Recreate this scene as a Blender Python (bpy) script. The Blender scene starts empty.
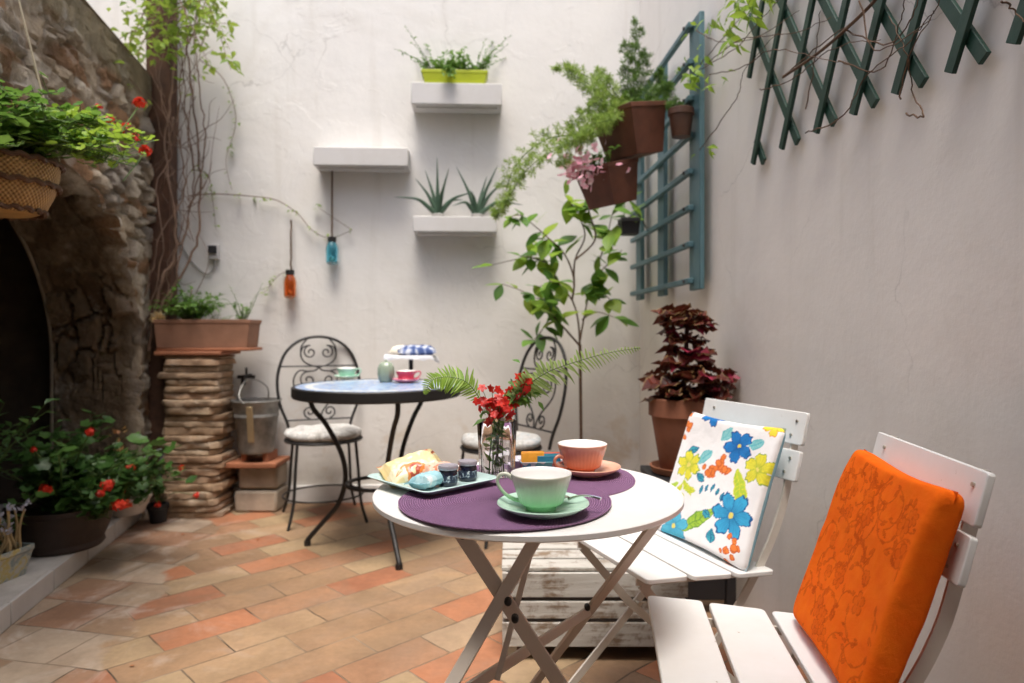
import bpy, math, random
from mathutils import Vector, Matrix, noise

# ------------------------------------------------------------------ camera, sky, sun, exposure
S = bpy.context.scene
COL = S.collection
H, F, CX, HY = 1.03, 683.0, 512.0, 329.0
cd = bpy.data.cameras.new("camera")
cam = bpy.data.objects.new("camera", cd)
COL.objects.link(cam)
cam.location = (0, 0, H)
cam.rotation_euler = (math.radians(90), 0, 0)
cd.sensor_width = 36.0
cd.lens = 36.0 * F / 1024.0
cd.shift_y = -12.5 / 1024.0
cd.clip_start, cd.clip_end = 0.05, 500
cd.dof.use_dof = True
cd.dof.focus_distance = 1.32
cd.dof.aperture_fstop = 3.4
S.camera = cam

w = bpy.data.worlds.new("World")
S.world = w
w.use_nodes = True
wn = w.node_tree
sky = wn.nodes.new("ShaderNodeTexSky")
sky.sky_type = 'NISHITA'
sky.sun_disc = False
SUN_EL, SUN_AZ = math.radians(72), math.radians(183)      # azimuth measured from +Y towards +X
sky.sun_elevation = SUN_EL
sky.sun_rotation = SUN_AZ
sky.air_density = 1.0
sky.dust_density = 4.0
sky.ozone_density = 0.6
wn.links.new(sky.outputs[0], wn.nodes["Background"].inputs[0])
wn.nodes["Background"].inputs[1].default_value = 0.13

sl = bpy.data.lights.new("sun", 'SUN')
sl.energy = 1.25
sl.angle = math.radians(24)
sl.color = (1.0, 0.955, 0.89)
sun = bpy.data.objects.new("sun", sl)
COL.objects.link(sun)
sd = Vector((math.sin(SUN_AZ) * math.cos(SUN_EL), math.cos(SUN_AZ) * math.cos(SUN_EL), math.sin(SUN_EL)))
sun.rotation_euler = sd.to_track_quat('Z', 'Y').to_euler()
sun.location = (0, 0, 12)

S.view_settings.view_transform = 'Standard'
S.view_settings.look = 'None'
S.view_settings.gamma = 1
S.view_settings.exposure = 1.48
S.render.engine = 'CYCLES'
S.cycles.use_denoising = True
S.cycles.max_bounces = 10
S.cycles.diffuse_bounces = 6
S.cycles.transmission_bounces = 8
S.cycles.transparent_max_bounces = 8

R = random.Random(7)
PI = math.pi
V = Vector

# ------------------------------------------------------------------ measuring helpers
def at(px, py, d):
    return V(((px - CX) / F * d, d, H - (py - HY) / F * d))
def on_z(px, py, z):
    return at(px, py, F * (H - z) / (py - HY))
# right wall: x = .983 - .0498 y ; back wall through (-1.40, 4.04) ; left wall through (-2.09, 4.0)
RD = V((-0.0498, 1, 0)).normalized(); RN = V((-1, -0.0498, 0)).normalized(); R0 = V((0.983, 0, 0))
BD = V((1, 0.0498, 0)).normalized();  BN = V((0.0498, -1, 0)).normalized();  B0 = V((-1.40, 4.04, 0))
LD = V((0.208, -1, 0)).normalized();  LN = V((1, 0.208, 0)).normalized();    L0 = V((-2.09, 4.0, 0))
def on_plane(px, py, p0, n, off=0.0):
    r = V(((px - CX) / F, 1, -(py - HY) / F)); c = V((0, 0, H)); q = p0 + n * off
    return c + r * ((q - c).dot(n) / r.dot(n))
def on_right(px, py, off=0.0): return on_plane(px, py, R0, RN, off)
def on_back(px, py, off=0.0): return on_plane(px, py, B0, BN, off)
def on_left(px, py, off=0.0): return on_plane(px, py, L0, LN, off)

# ------------------------------------------------------------------ mesh builder
def lerp(a, b, t): return a + (b - a) * t
class MB:
    def __init__(s): s.v = []; s.f = []; s.uv = {}; s.mi = {}; s.cur = 0; s.col = None
    def add(s, vs, fs, uvs=None):
        o = len(s.v); s.v.extend(V(p) for p in vs)
        for k, f in enumerate(fs):
            if s.cur: s.mi[len(s.f)] = s.cur
            if uvs: s.uv[len(s.f)] = [uvs[i] for i in f]
            s.f.append([i + o for i in f])
        return s
    def box(s, c, size, M=None):
        hx, hy, hz = size[0] / 2, size[1] / 2, size[2] / 2
        vs = [V((x * hx, y * hy, z * hz)) for x in (-1, 1) for y in (-1, 1) for z in (-1, 1)]
        if M is not None: vs = [M @ p for p in vs]
        c = V(c)
        return s.add([p + c for p in vs], [(0, 1, 3, 2), (4, 6, 7, 5), (0, 4, 5, 1), (2, 3, 7, 6), (0, 2, 6, 4), (1, 5, 7, 3)])
    def bar(s, a, b, wd, th, side=(0, 0, 1)):
        """flat bar from a to b; 'side' is roughly the direction of its width"""
        a, b = V(a), V(b); d = (b - a); L = d.length; d.normalize()
        sd_ = V(side); sd_ = (sd_ - d * sd_.dot(d)).normalized(); n = d.cross(sd_)
        M = Matrix((d, sd_, n)).transposed()
        return s.box((a + b) / 2, (L, wd, th), M)
    def strip(s, pts, wd, th, normal=(1, 0, 0)):
        """one continuous flat bar bent along pts; 'normal' is the direction of its thickness"""
        pts = [V(p) for p in pts]; nn = V(normal).normalized(); m = len(pts); vs = []; fs = []
        for i, p in enumerate(pts):
            t = (pts[min(i + 1, m - 1)] - pts[max(i - 1, 0)]).normalized(); sd_ = t.cross(nn).normalized()
            for a, b in ((-1, -1), (1, -1), (1, 1), (-1, 1)): vs.append(p + sd_ * (a * wd / 2) + nn * (b * th / 2))
        for i in range(m - 1):
            for k in range(4): l = (k + 1) % 4; fs.append((i * 4 + k, i * 4 + l, i * 4 + 4 + l, i * 4 + 4 + k))
        fs += [(3, 2, 1, 0), tuple(range(4 * m - 4, 4 * m))]
        return s.add(vs, fs)
    def tube(s, pts, r, n=8, caps=True, closed=False):
        pts = [V(p) for p in pts]; m = len(pts)
        rs = r if isinstance(r, (list, tuple)) else [r] * m
        t0 = (pts[1] - pts[0]).normalized()
        up = V((0, 0, 1)) if abs(t0.z) < .9 else V((1, 0, 0))
        a = t0.cross(up).normalized(); vs = []; fs = []
        for i, p in enumerate(pts):
            if closed: t = (pts[(i + 1) % m] - pts[i - 1])
            else: t = pts[min(i + 1, m - 1)] - pts[max(i - 1, 0)]
            if t.length < 1e-9: t = t0
            t.normalize(); a = (a - t * a.dot(t))
            if a.length < 1e-6: a = t.orthogonal()
            a.normalize(); b = t.cross(a)
            for k in range(n):
                g = 2 * PI * k / n
                vs.append(p + (a * math.cos(g) + b * math.sin(g)) * rs[i])
        for i in range(m if closed else m - 1):
            j = (i + 1) % m
            for k in range(n):
                l = (k + 1) % n
                fs.append((i * n + k, i * n + l, j * n + l, j * n + k))
        if caps and not closed:
            fs.append(tuple(range(n))[::-1]); fs.append(tuple(range((m - 1) * n, m * n)))
        return s.add(vs, fs)
    def lathe(s, prof, c=(0, 0, 0), n=48, rib=None, sx=1, sy=1, M=None, close=True):
        """prof: (r, z) list; rib(angle, r, z, i) -> r"""
        c = V(c); vs = []; fs = []
        for i, (r, z) in enumerate(prof):
            for k in range(n):
                g = 2 * PI * k / n
                rr = rib(g, r, z, i) if rib else r
                p = V((math.cos(g) * rr * sx, math.sin(g) * rr * sy, z))
                vs.append((M @ p if M is not None else p) + c)
        for i in range(len(prof) - 1):
            for k in range(n):
                l = (k + 1) % n
                fs.append((i * n + k, i * n + l, (i + 1) * n + l, (i + 1) * n + k))
        if close:
            if prof[0][0] > 1e-6: fs.append(tuple(range(n))[::-1])
            if prof[-1][0] > 1e-6: fs.append(tuple(range((len(prof) - 1) * n, len(prof) * n)))
        return s.add(vs, fs)
    def ball(s, c, r, n=10, m=6, sc=(1, 1, 1)):
        prof = [(max(1e-5, math.sin(PI * i / m)) * r, -math.cos(PI * i / m) * r * sc[2]) for i in range(m + 1)]
        return s.lathe(prof, c, n, sx=sc[0], sy=sc[1], close=False)
    def leaf(s, b, d, up, L, W, fold=.25, curl=.3, prof=(0, .62, 1, .8, .38, 0), wave=0.0):
        """a leaf of two folded halves along a bending midrib, with uv"""
        b = V(b); d = V(d).normalized(); up = V(up)
        sx = d.cross(up)
        if sx.length < 1e-5: sx = d.orthogonal()
        sx.normalize(); n = sx.cross(d).normalized()
        m = len(prof) - 1; vs = []; uvs = []; fs = []
        for i, q in enumerate(prof):
            t = i / m
            c = b + d * (L * t) - n * (curl * L * t * t)
            ww = W / 2 * q
            lift = n * (ww * fold * 2)
            wv = n * (wave * W * math.sin(i * 2.6)) if wave else V((0, 0, 0))
            vs += [c - sx * ww + lift + wv, c, c + sx * ww + lift - wv]
            uvs += [(0, t), (.5, t), (1, t)]
        for i in range(m):
            o = i * 3
            if prof[i] == 0:
                fs += [(o + 1, o + 4, o + 3), (o + 1, o + 5, o + 4)]
            elif prof[i + 1] == 0:
                fs += [(o, o + 1, o + 4), (o + 1, o + 2, o + 4)]
            else:
                fs += [(o, o + 1, o + 4, o + 3), (o + 1, o + 2, o + 5, o + 4)]
        return s.add(vs, fs, uvs)
    def dia(s, b, d, up, L, W):
        b = V(b); d = V(d).normalized(); sx = d.cross(V(up))
        if sx.length < 1e-5: sx = d.orthogonal()
        sx.normalize()
        return s.add([b, b + d * L * .5 - sx * W / 2, b + d * L, b + d * L * .5 + sx * W / 2], [(0, 3, 2, 1)],
                     [(.5, 0), (0, .5), (.5, 1), (1, .5)])
    def build(s, name, mats, parent=None, smooth=True, angle=35, bevel=0, local=False, origin=None, seg=2):
        me = bpy.data.meshes.new(name)
        off = V((0, 0, 0))
        if not local:
            if parent is not None: off = WLOC[parent.name]
            elif origin is not None: off = V(origin)
        me.from_pydata([p - off for p in s.v], [], s.f)
        for m_ in (mats if isinstance(mats, (list, tuple)) else [mats]): me.materials.append(m_)
        for k, i in s.mi.items(): me.polygons[k].material_index = i
        if s.uv:
            ul = me.uv_layers.new(name="UVMap")
            for p in me.polygons:
                u = s.uv.get(p.index)
                if u:
                    for li, q in zip(p.loop_indices, u): ul.data[li].uv = q
        if s.col is not None:
            ca = me.color_attributes.new("dye", 'FLOAT_COLOR', 'POINT')
            buf = []
            for c in s.col: buf += [c[0], c[1], c[2], 1]
            ca.data.foreach_set("color", buf)
        me.update()
        if smooth:
            me.polygons.foreach_set("use_smooth", [True] * len(me.polygons))
            me.set_sharp_from_angle(angle=math.radians(angle))
        o = bpy.data.objects.new(name, me)
        COL.objects.link(o)
        if parent is not None: o.parent = parent
        elif not local and origin is not None: o.location = off
        WLOC[o.name] = off
        if bevel:
            b = o.modifiers.new("bevel", 'BEVEL'); b.width = bevel; b.segments = seg; b.limit_method = 'ANGLE'
            b.angle_limit = math.radians(40); b.harden_normals = False
        return o
WLOC = {}
def tag(o, label=None, cat=None, group=None, kind=None):
    if label: o["label"] = label
    if cat: o["category"] = cat
    if group: o["group"] = group
    if kind: o["kind"] = kind
    return o
def thing(name, label, cat, loc=(0, 0, 0), rz=0, group=None):
    o = bpy.data.objects.new(name, None); COL.objects.link(o)
    o.empty_display_size = .05
    o.location = loc; o.rotation_euler = (0, 0, rz)
    WLOC[o.name] = V(loc)
    return tag(o, label, cat, group)
def dup(root, loc, rz, label, group=None):
    r = root.copy(); COL.objects.link(r); r.location = loc; r.rotation_euler = (0, 0, rz)
    r["label"] = label
    if group: r["group"] = group
    for ch in list(root.children):
        c = ch.copy(); COL.objects.link(c); c.parent = r
        for g in list(ch.children):
            d = g.copy(); COL.objects.link(d); d.parent = c
    return r
def rot(ax, a): return Matrix.Rotation(a, 3, ax)
def smoothpts(pts, k=6):
    """Catmull-Rom through pts"""
    P = [V(p) for p in pts]; out = []
    for i in range(len(P) - 1):
        p0 = P[max(i - 1, 0)]; p1 = P[i]; p2 = P[i + 1]; p3 = P[min(i + 2, len(P) - 1)]
        for j in range(k):
            t = j / k
            out.append(0.5 * ((2 * p1) + (p2 - p0) * t + (2 * p0 - 5 * p1 + 4 * p2 - p3) * t * t + (3 * p1 - p0 - 3 * p2 + p3) * t ** 3))
    out.append(P[-1]); return out
def rdir(z0=-1.0, z1=1.0, rr=R):
    z = rr.uniform(z0, z1); a = rr.uniform(0, 2 * PI); q = math.sqrt(max(0, 1 - z * z))
    return V((q * math.cos(a), q * math.sin(a), z))

# ------------------------------------------------------------------ materials
class MT:
    def __init__(s, name):
        s.m = bpy.data.materials.new(name); s.m.use_nodes = True; s.t = s.m.node_tree
        s.b = s.t.nodes["Principled BSDF"]; s.o = s.t.nodes["Material Output"]
    def n(s, typ, **kw):
        x = s.t.nodes.new(typ)
        for k, v in kw.items():
            if k.startswith("i_"):
                key = k[2:]; key = int(key) if key.isdigit() else key.replace("_", " ")
                x.inputs[key].default_value = v
            else: setattr(x, k, v)
        return x
    def l(s, a, b): s.t.links.new(a, b)
    def coord(s, which="Object"): return s.n("ShaderNodeTexCoord").outputs[which]
    def noise(s, scale, detail=4, rough=.55, vec=None, dist=0):
        x = s.n("ShaderNodeTexNoise", i_Scale=scale, i_Detail=detail, i_Roughness=rough, i_Distortion=dist)
        s.l(vec if vec is not None else s.coord(), x.inputs["Vector"]); return x.outputs["Fac"]
    def ramp(s, fac, stops, interp='LINEAR'):
        x = s.n("ShaderNodeValToRGB"); x.color_ramp.interpolation = interp
        e = x.color_ramp.elements
        while len(e) < len(stops): e.new(.5)
        for q, (p, c) in zip(e, stops):
            q.position = p; q.color = (c[0], c[1], c[2], 1) if not isinstance(c, (int, float)) else (c, c, c, 1)
        s.l(fac, x.inputs[0]); return x.outputs[0]
    def mix(s, fac, a, b, mode='MIX'):
        x = s.n("ShaderNodeMix", data_type='RGBA', blend_type=mode)
        for v, i in ((fac, 0), (a, 6), (b, 7)):
            if isinstance(v, (int, float)): x.inputs[i].default_value = v
            elif isinstance(v, (tuple, list)): x.inputs[i].default_value = (*v[:3], 1)
            else: s.l(v, x.inputs[i])
        return x.outputs[2]
    def math(s, op, a, b=0.0, c=None):
        x = s.n("ShaderNodeMath", operation=op)
        for v, i in ((a, 0), (b, 1), (c, 2)):
            if v is None: continue
            if isinstance(v, (int, float)): x.inputs[i].default_value = v
            else: s.l(v, x.inputs[i])
        return x.outputs[0]
    def base(s, c):
        if isinstance(c, (tuple, list)): s.b.inputs["Base Color"].default_value = (*c[:3], 1)
        else: s.l(c, s.b.inputs["Base Color"])
        return s
    def set(s, **kw):
        for k, v in kw.items():
            k = k.replace("_", " ")
            if isinstance(v, (int, float, tuple)): s.b.inputs[k].default_value = v
            else: s.l(v, s.b.inputs[k])
        return s
    def bump(s, h, strength=.3, dist=.01, prev=None):
        x = s.n("ShaderNodeBump", i_Strength=strength, i_Distance=dist)
        s.l(h, x.inputs["Height"])
        if prev is not None: s.l(prev, x.inputs["Normal"])
        s.l(x.outputs[0], s.b.inputs["Normal"]); return x.outputs[0]

def simple(name, c, rough=.5, metal=0, var=.12, scale=9, bump=0, bscale=60, coat=0, bdist=.003):
    m = MT(name)
    dark = tuple(x * (1 - var) for x in c); lite = tuple(min(1, x * (1 + var)) for x in c)
    f = m.noise(scale, 5)
    m.base(m.ramp(f, [(.3, dark), (.7, lite)]))
    m.set(Roughness=m.math('ADD', m.math('MULTIPLY', m.noise(scale * 3, 3), .2), rough - .1), Metallic=float(metal))
    if coat: m.set(Coat_Weight=float(coat), Coat_Roughness=.1)
    if bump: m.bump(m.noise(bscale, 4), bump, bdist)
    return m.m
def leafmat(name, dark, mid, lite, rough=.42, trans=.35, rim=None, heart=None):
    m = MT(name)
    rnd = m.n("ShaderNodeNewGeometry").outputs["Random Per Island"]
    c = m.ramp(rnd, [(0, dark), (.5, mid), (1, lite)])
    uv = m.n("ShaderNodeUVMap").outputs[0]
    sp = m.n("ShaderNodeSeparateXYZ"); m.l(uv, sp.inputs[0])
    mid_d = m.math('MULTIPLY', m.math('ABSOLUTE', m.math('SUBTRACT', sp.outputs[0], .5)), 2)   # 0 midrib, 1 edge
    if heart: c = m.mix(m.ramp(mid_d, [(.25, 1.0), (.6, 0.0)]), c, heart)
    if rim: c = m.mix(m.ramp(mid_d, [(.76, 0.0), (.90, 1.0)]), c, rim)
    if not heart:
        c = m.mix(m.ramp(mid_d, [(.02, .35), (.12, 0.0)]), c, lite)
    c = m.mix(.25, c, m.ramp(m.noise(14, 3), [(.3, dark), (.7, lite)]))
    m.base(c).set(Roughness=rough)
    m.b.inputs["Specular IOR Level"].default_value = .4
    tr = m.n("ShaderNodeBsdfTranslucent"); m.l(m.mix(.6, c, (c if False else lite)), tr.inputs[0])
    mx = m.n("ShaderNodeMixShader", i_0=trans)
    m.l(m.b.outputs[0], mx.inputs[1]); m.l(tr.outputs[0], mx.inputs[2]); m.l(mx.outputs[0], m.o.inputs[0])
    return m.m

def plaster(name, c, stain, rust=None, bump=.22, flake=True):
    m = MT(name); g = m.n("ShaderNodeNewGeometry").outputs["Position"]
    big = m.noise(1.1, 6, .6, g); med = m.noise(5.5, 7, .62, g); fine = m.noise(55, 4, .6, g)
    col = m.mix(m.ramp(big, [(.38, 0.0), (.72, .55)]), c, stain)
    col = m.mix(m.ramp(med, [(.45, 0.0), (.75, .35)]), col, tuple(x * .86 for x in c))
    if rust:
        sp = m.n("ShaderNodeSeparateXYZ"); m.l(g, sp.inputs[0])
        low = m.ramp(sp.outputs[2], [(.12, 1.0), (.75, 0.0)])
        pat = m.ramp(m.noise(4.2, 6, .65, g, .6), [(.56, 0.0), (.66, .75)])
        col = m.mix(m.math('MULTIPLY', low, pat), col, rust)
        base_ = m.math('MULTIPLY', m.ramp(sp.outputs[2], [(.05, 1.0), (.55, 0.0)]), m.ramp(m.noise(3.1, 6, .7, g, .8), [(.40, 0.0), (.62, .55)]))
        col = m.mix(base_, col, tuple(x * y for x, y in zip(stain, (.70, .66, .60))))
        # peeled paint flakes, slightly lighter with hard outlines
    fl = None
    if flake:
        fl = m.ramp(m.noise(2.6, 5, .55, g, 1.2), [(.555, 0.0), (.565, 1.0)])
    mp = m.n('ShaderNodeMapping'); mp.inputs['Scale'].default_value = (7, 7, .55); m.l(g, mp.inputs['Vector'])
    col = m.mix(m.ramp(m.noise(1.3, 6, .6, mp.outputs[0]), [(.56, 0.0), (.74, .34)]), col, tuple(x * y for x, y in zip(stain, (.82, .80, .76))))
    col = m.mix(m.ramp(m.noise(.9, 5, .7, g, 1.5), [(.55, 0.0), (.75, .4)]), col, tuple(x * y for x, y in zip(stain, (.88, .86, .82))))
    cw = m.n("ShaderNodeVectorMath", operation='MULTIPLY_ADD'); cn = m.n("ShaderNodeTexNoise", i_Scale=3.5, i_Detail=6.0); m.l(g, cn.inputs["Vector"]); m.l(cn.outputs["Color"], cw.inputs[0]); cw.inputs[1].default_value = (.35, .35, .35); m.l(g, cw.inputs[2])
    cv = m.n("ShaderNodeTexVoronoi", feature='DISTANCE_TO_EDGE', i_Scale=1.25); m.l(cw.outputs[0], cv.inputs["Vector"])
    crack = m.math('MULTIPLY', m.ramp(cv.outputs["Distance"], [(.0, 1.0), (.0045, 0.0)]), m.ramp(m.noise(1.7, 3, .5, g), [(.52, 0.0), (.62, 1.0)]))
    col = m.mix(m.math('MULTIPLY', crack, .45), col, tuple(x * .45 for x in stain))
    m.base(col).set(Roughness=.88)
    m.b.inputs["Specular IOR Level"].default_value = .2
    a = m.bump(med, bump, .02)
    a = m.bump(fine, .13, .003, a)
    if fl is not None: m.bump(fl, .22, .003, a)
    return m.m

# ================================================================== SETTING
M_wall = plaster("white_limewash", (.735, .72, .69), (.64, .615, .57), rust=(.55, .42, .28))
M_wall2 = plaster("warm_limewash", (.85, .81, .755), (.75, .71, .655), bump=.13, flake=False)
M_soil = simple("potting_soil", (.035, .024, .016), .95, bump=.8, bscale=90)
M_terra = simple("terracotta", (.30, .115, .055), .75, var=.25, scale=7, bump=.25, bscale=70)
M_iron = simple("black_iron", (.010, .009, .009), .55, var=.2, bump=.15, bscale=120)
def painted_white(name, c, rough):
    m = MT(name); n1 = m.noise(5, 6, .65); n2 = m.noise(34, 5, .65, None, .5); n3 = m.noise(160, 3)
    k = m.mix(m.ramp(n1, [(.42, 0.0), (.72, .35)]), c, tuple(x * y for x, y in zip(c, (.80, .77, .71))))
    chip = m.ramp(n2, [(.695, 0.0), (.715, 1.0)])
    k = m.mix(m.math('MULTIPLY', chip, .75), k, (.33, .27, .20))
    m.base(k).set(Roughness=m.ramp(n1, [(.3, rough - .08), (.7, rough + .15)]))
    x = m.bump(n3, .06, .001); m.bump(chip, -.3, .001, x); return m.m
M_white = painted_white("white_lacquer", (.77, .775, .765), .38)
M_char = simple("dark_timber", (.030, .018, .011), .8)

# ---- floor: hand made terracotta tiles laid on the diagonal, a straight border by the ledge
def floor_material():
    m = MT("terracotta_tiles"); co = m.coord("Object")
    def bricks(rotz, loc, bw, bh, off):
        mp = m.n("ShaderNodeMapping", vector_type='TEXTURE')
        mp.inputs["Rotation"].default_value = (0, 0, rotz); mp.inputs["Location"].default_value = (*loc, 0)
        wob = m.n("ShaderNodeTexNoise", i_Scale=7.0, i_Detail=2.0); m.l(co, wob.inputs["Vector"])
        ad = m.n("ShaderNodeVectorMath", operation='MULTIPLY_ADD')
        m.l(wob.outputs["Color"], ad.inputs[0]); ad.inputs[1].default_value = (.012, .012, 0); m.l(co, ad.inputs[2])
        m.l(ad.outputs[0], mp.inputs["Vector"])
        b = m.n("ShaderNodeTexBrick", offset=off, i_Scale=1.0)
        b.inputs["Color1"].default_value = (0, 0, 0, 1); b.inputs["Color2"].default_value = (1, 1, 1, 1)
        b.inputs["Mortar"].default_value = (.5, .5, .5, 1)
        b.inputs["Mortar Size"].default_value = .0027; b.inputs["Mortar Smooth"].default_value = .25
        b.inputs["Brick Width"].default_value = bw; b.inputs["Row Height"].default_value = bh
        m.l(mp.outputs[0], b.inputs["Vector"]); return b
    b1 = bricks(math.radians(44), (-.765, 2.07), .325, .160, .5)
    b2 = bricks(math.radians(-11.8), (-2.09, 4.0), .23, .215, .5)
    sp = m.n("ShaderNodeSeparateXYZ"); m.l(co, sp.inputs[0])
    # distance from the ledge line, wobbling like a hand laid edge
    dist = m.math('ADD', m.math('MULTIPLY', m.math('ADD', sp.outputs[0], 2.09), .979), m.math('MULTIPLY', m.math('SUBTRACT', sp.outputs[1], 4.0), .2037))
    border = m.ramp(m.math('ADD', dist, m.math('MULTIPLY', m.noise(5, 3, .5, co), .30)), [(.555, 1.0), (.585, 0.0)])
    pal = [(0, (.32, .195, .105)), (.16, (.36, .235, .13)), (.30, (.275, .17, .095)), (.44, (.37, .26, .145)), (.56, (.34, .18, .095)),
           (.70, (.40, .165, .078)), (.84, (.34, .135, .066)), (.94, (.39, .27, .165))]
    pal2 = [(0, (.30, .195, .12)), (.35, (.36, .27, .185)), (.6, (.30, .165, .097)), (.85, (.40, .31, .225))]
    c1 = m.ramp(b1.outputs["Color"], pal, 'CONSTANT'); c2 = m.ramp(b2.outputs["Color"], pal2, 'CONSTANT')
    c = m.mix(border, c1, c2)
    fac = m.mix(border, b1.outputs["Fac"], b2.outputs["Fac"])
    n1 = m.noise(6, 6, .62, co, .4); n2 = m.noise(38, 4, .6, co)
    c = m.mix(.55, c, m.ramp(n1, [(.25, (.30, .28, .27)), (.5, (.48, .48, .48)), (.78, (.66, .62, .60))]), 'OVERLAY')
    c = m.mix(m.ramp(m.noise(4.5, 5, .6, co, .5), [(.48, 0.0), (.70, .35)]), c, (.34, .21, .14))
    c = m.mix(.2, c, m.ramp(n2, [(.3, (.25, .25, .25)), (.7, (.72, .72, .72))]), 'OVERLAY')
    # lime bloom, heavier towards the ledge
    near = m.ramp(dist, [(.25, 1.0), (1.0, .10)])
    bloom = m.math('MULTIPLY', near, m.ramp(m.noise(3.4, 7, .66, co, 1.4), [(.52, 0.0), (.68, .55)]))
    c = m.mix(bloom, c, (.58, .51, .44))
    # dark grime
    c = m.mix(m.ramp(m.noise(2.3, 6, .6, co, .8), [(.50, 0.0), (.75, .6)]), c, (.20, .145, .09))
    hs = m.n('ShaderNodeHueSaturation'); hs.inputs['Saturation'].default_value = .97; hs.inputs['Value'].default_value = .86; m.l(c, hs.inputs['Color']); c = hs.outputs[0]
    jc = m.ramp(m.noise(5, 4, .5, co), [(.40, (.055, .038, .026)), (.70, (.30, .225, .16))])
    c = m.mix(m.math('MULTIPLY', fac, m.ramp(m.noise(2.6, 4, .6, co), [(.36, .25), (.58, 1.0)])), c, jc)
    m.base(c).set(Roughness=m.ramp(n1, [(.3, .55), (.7, .8)]))
    m.b.inputs["Specular IOR Level"].default_value = .35
    a = m.bump(m.mix(border, b1.outputs['Color'], b2.outputs['Color']), .35, .004)
    a = m.bump(m.math('SUBTRACT', 1.0, fac), 1.0, .006, a)
    a = m.bump(n1, .25, .008, a); m.bump(n2, .15, .003, a)
    return m.m
fl = MB(); fl.add([(-6, -3, 0), (4, -3, 0), (4, 6, 0), (-6, 6, 0)], [(0, 1, 2, 3)])
tag(fl.build("floor", floor_material(), smooth=False), kind="structure")

# ---- back wall and right wall (real thickness)
def wall_box(mb, p, d, n, s0, s1, z0, z1, th):
    """slab whose court face lies on the line p + d*s, its body behind it"""
    a, b = p + d * s0, p + d * s1; k = n * (-th)
    mb.add([V((q.x, q.y, z)) for z in (z0, z1) for q in (a, b, b + k, a + k)],
           [(0, 1, 5, 4), (1, 2, 6, 5), (2, 3, 7, 6), (3, 0, 4, 7), (4, 5, 6, 7), (3, 2, 1, 0)])
CORN = on_back(640, 300)                                    # inner corner
sc = (CORN - B0).dot(BD)
mb = MB(); wall_box(mb, B0, BD, BN, -3.2, sc + .3, -.02, 5.2, .3)
bw = mb.build("plaster_wall", M_wall, smooth=False, origin=B0)
tag(bw, "white limewashed back wall carrying the floating shelves", "wall", kind="thing")
mb = MB(); wall_box(mb, B0 + BN * .018, BD, BN, -.62, sc - .02, 0, .105, .017)
mb.build("skirting", simple("skirting_paint", (.72, .71, .70), .6, var=.06, bump=.1), bw, smooth=False, bevel=.004)
WLOC[bw.name] = B0.copy()
mb = MB(); wall_box(mb, R0, RD, RN, -1.9, 4.155, -.02, 4.3, .3)
rw = mb.build("plaster_wall", M_wall2, smooth=False, origin=R0)
tag(rw, "beige grey plaster wall behind the folding chairs and the trellises", "wall", kind="thing")

# ---- left wall of rubble stone with a low arch
AC_S, AC_Z, AC_A, AC_B, TOPZ = 1.5, .85, 1.2, .90, 2.45
def arch_in(s, z, k=0):
    if z <= AC_Z: return abs(s - AC_S) < AC_A - k
    return ((s - AC_S) / (AC_A - k)) ** 2 + ((z - AC_Z) / (AC_B - k)) ** 2 < 1
def arch_snap(s, z):
    if z <= AC_Z: return (AC_S + math.copysign(AC_A, s - AC_S), z)
    q = math.hypot((s - AC_S) / AC_A, (z - AC_Z) / AC_B)
    if q < .3: return (s, z)
    return (AC_S + (s - AC_S) / q, AC_Z + (z - AC_Z) / q)
def rubble(s, z, t=0.0, sx=.27, sz=.15):
    if sx > .2: sx, sz = .19, .088
    q = V((s * 3.1, z * 3.1, t * 3 + 3)); w1 = noise.noise(q) * .05 + noise.noise(q * 3.3) * .02; w2 = noise.noise(q + V((9, 4, 1))) * .035 + noise.noise(q * 3.7) * .012
    p = V(((s + w1 + z * .25) / sx, (z + w2) / sz, t / .25))
    ds, ps = noise.voronoi(p, distance_metric='CHEBYCHEV')
    e = min(1, max(0, (ds[1] - ds[0]) / .15)); e = e * e * (3 - 2 * e)
    cell = noise.cell(ps[0] * 3.7)
    vis = min(1, max(0, .55 + 1.1 * noise.noise(V((s * 2.2, z * 2.2, t * 2 + 8)))))      # some stones stand clear, others drown in mortar
    h = e * .020 * vis + (cell * .5 + .5) * .034 * e * vis + .014 * (1 - vis)
    h += noise.fractal(V((s * 8, z * 8, t * 8)), .75, 2.2, 7) * .021 - (1 - e) * .012 * vis
    return h, cell, e
def left_pt(s, z, n): 
    q = L0 + LD * s + LN * n; return V((q.x, q.y, z))
def stone_tone(cell, e, s, z):
    a = (cell * .5 + .5); f = noise.fractal(V((s * 5, z * 5, 7)), .8, 2, 4) * .5 + .5
    warm = V((.46, .355, .235)); pale = V((.66, .60, .50)); rust = V((.36, .215, .12)); grey = V((.42, .37, .31))
    c = warm.lerp(pale, min(1, max(0, a * 1.2 - .1)))
    if a < .22: c = rust
    elif a > .86: c = grey
    c = c * (.42 + .66 * min(1, max(0, f)))
    return c.lerp(V((.30, .235, .165)), (1 - e) * .8)
mb = MB(); mb.col = []
step = .0135; ns = int(3.6 / step); nz = int(TOPZ / step); idx = {}
inside = [[arch_in(-.1 + i * step, j * step) for j in range(nz + 1)] for i in range(ns + 1)]
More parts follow.
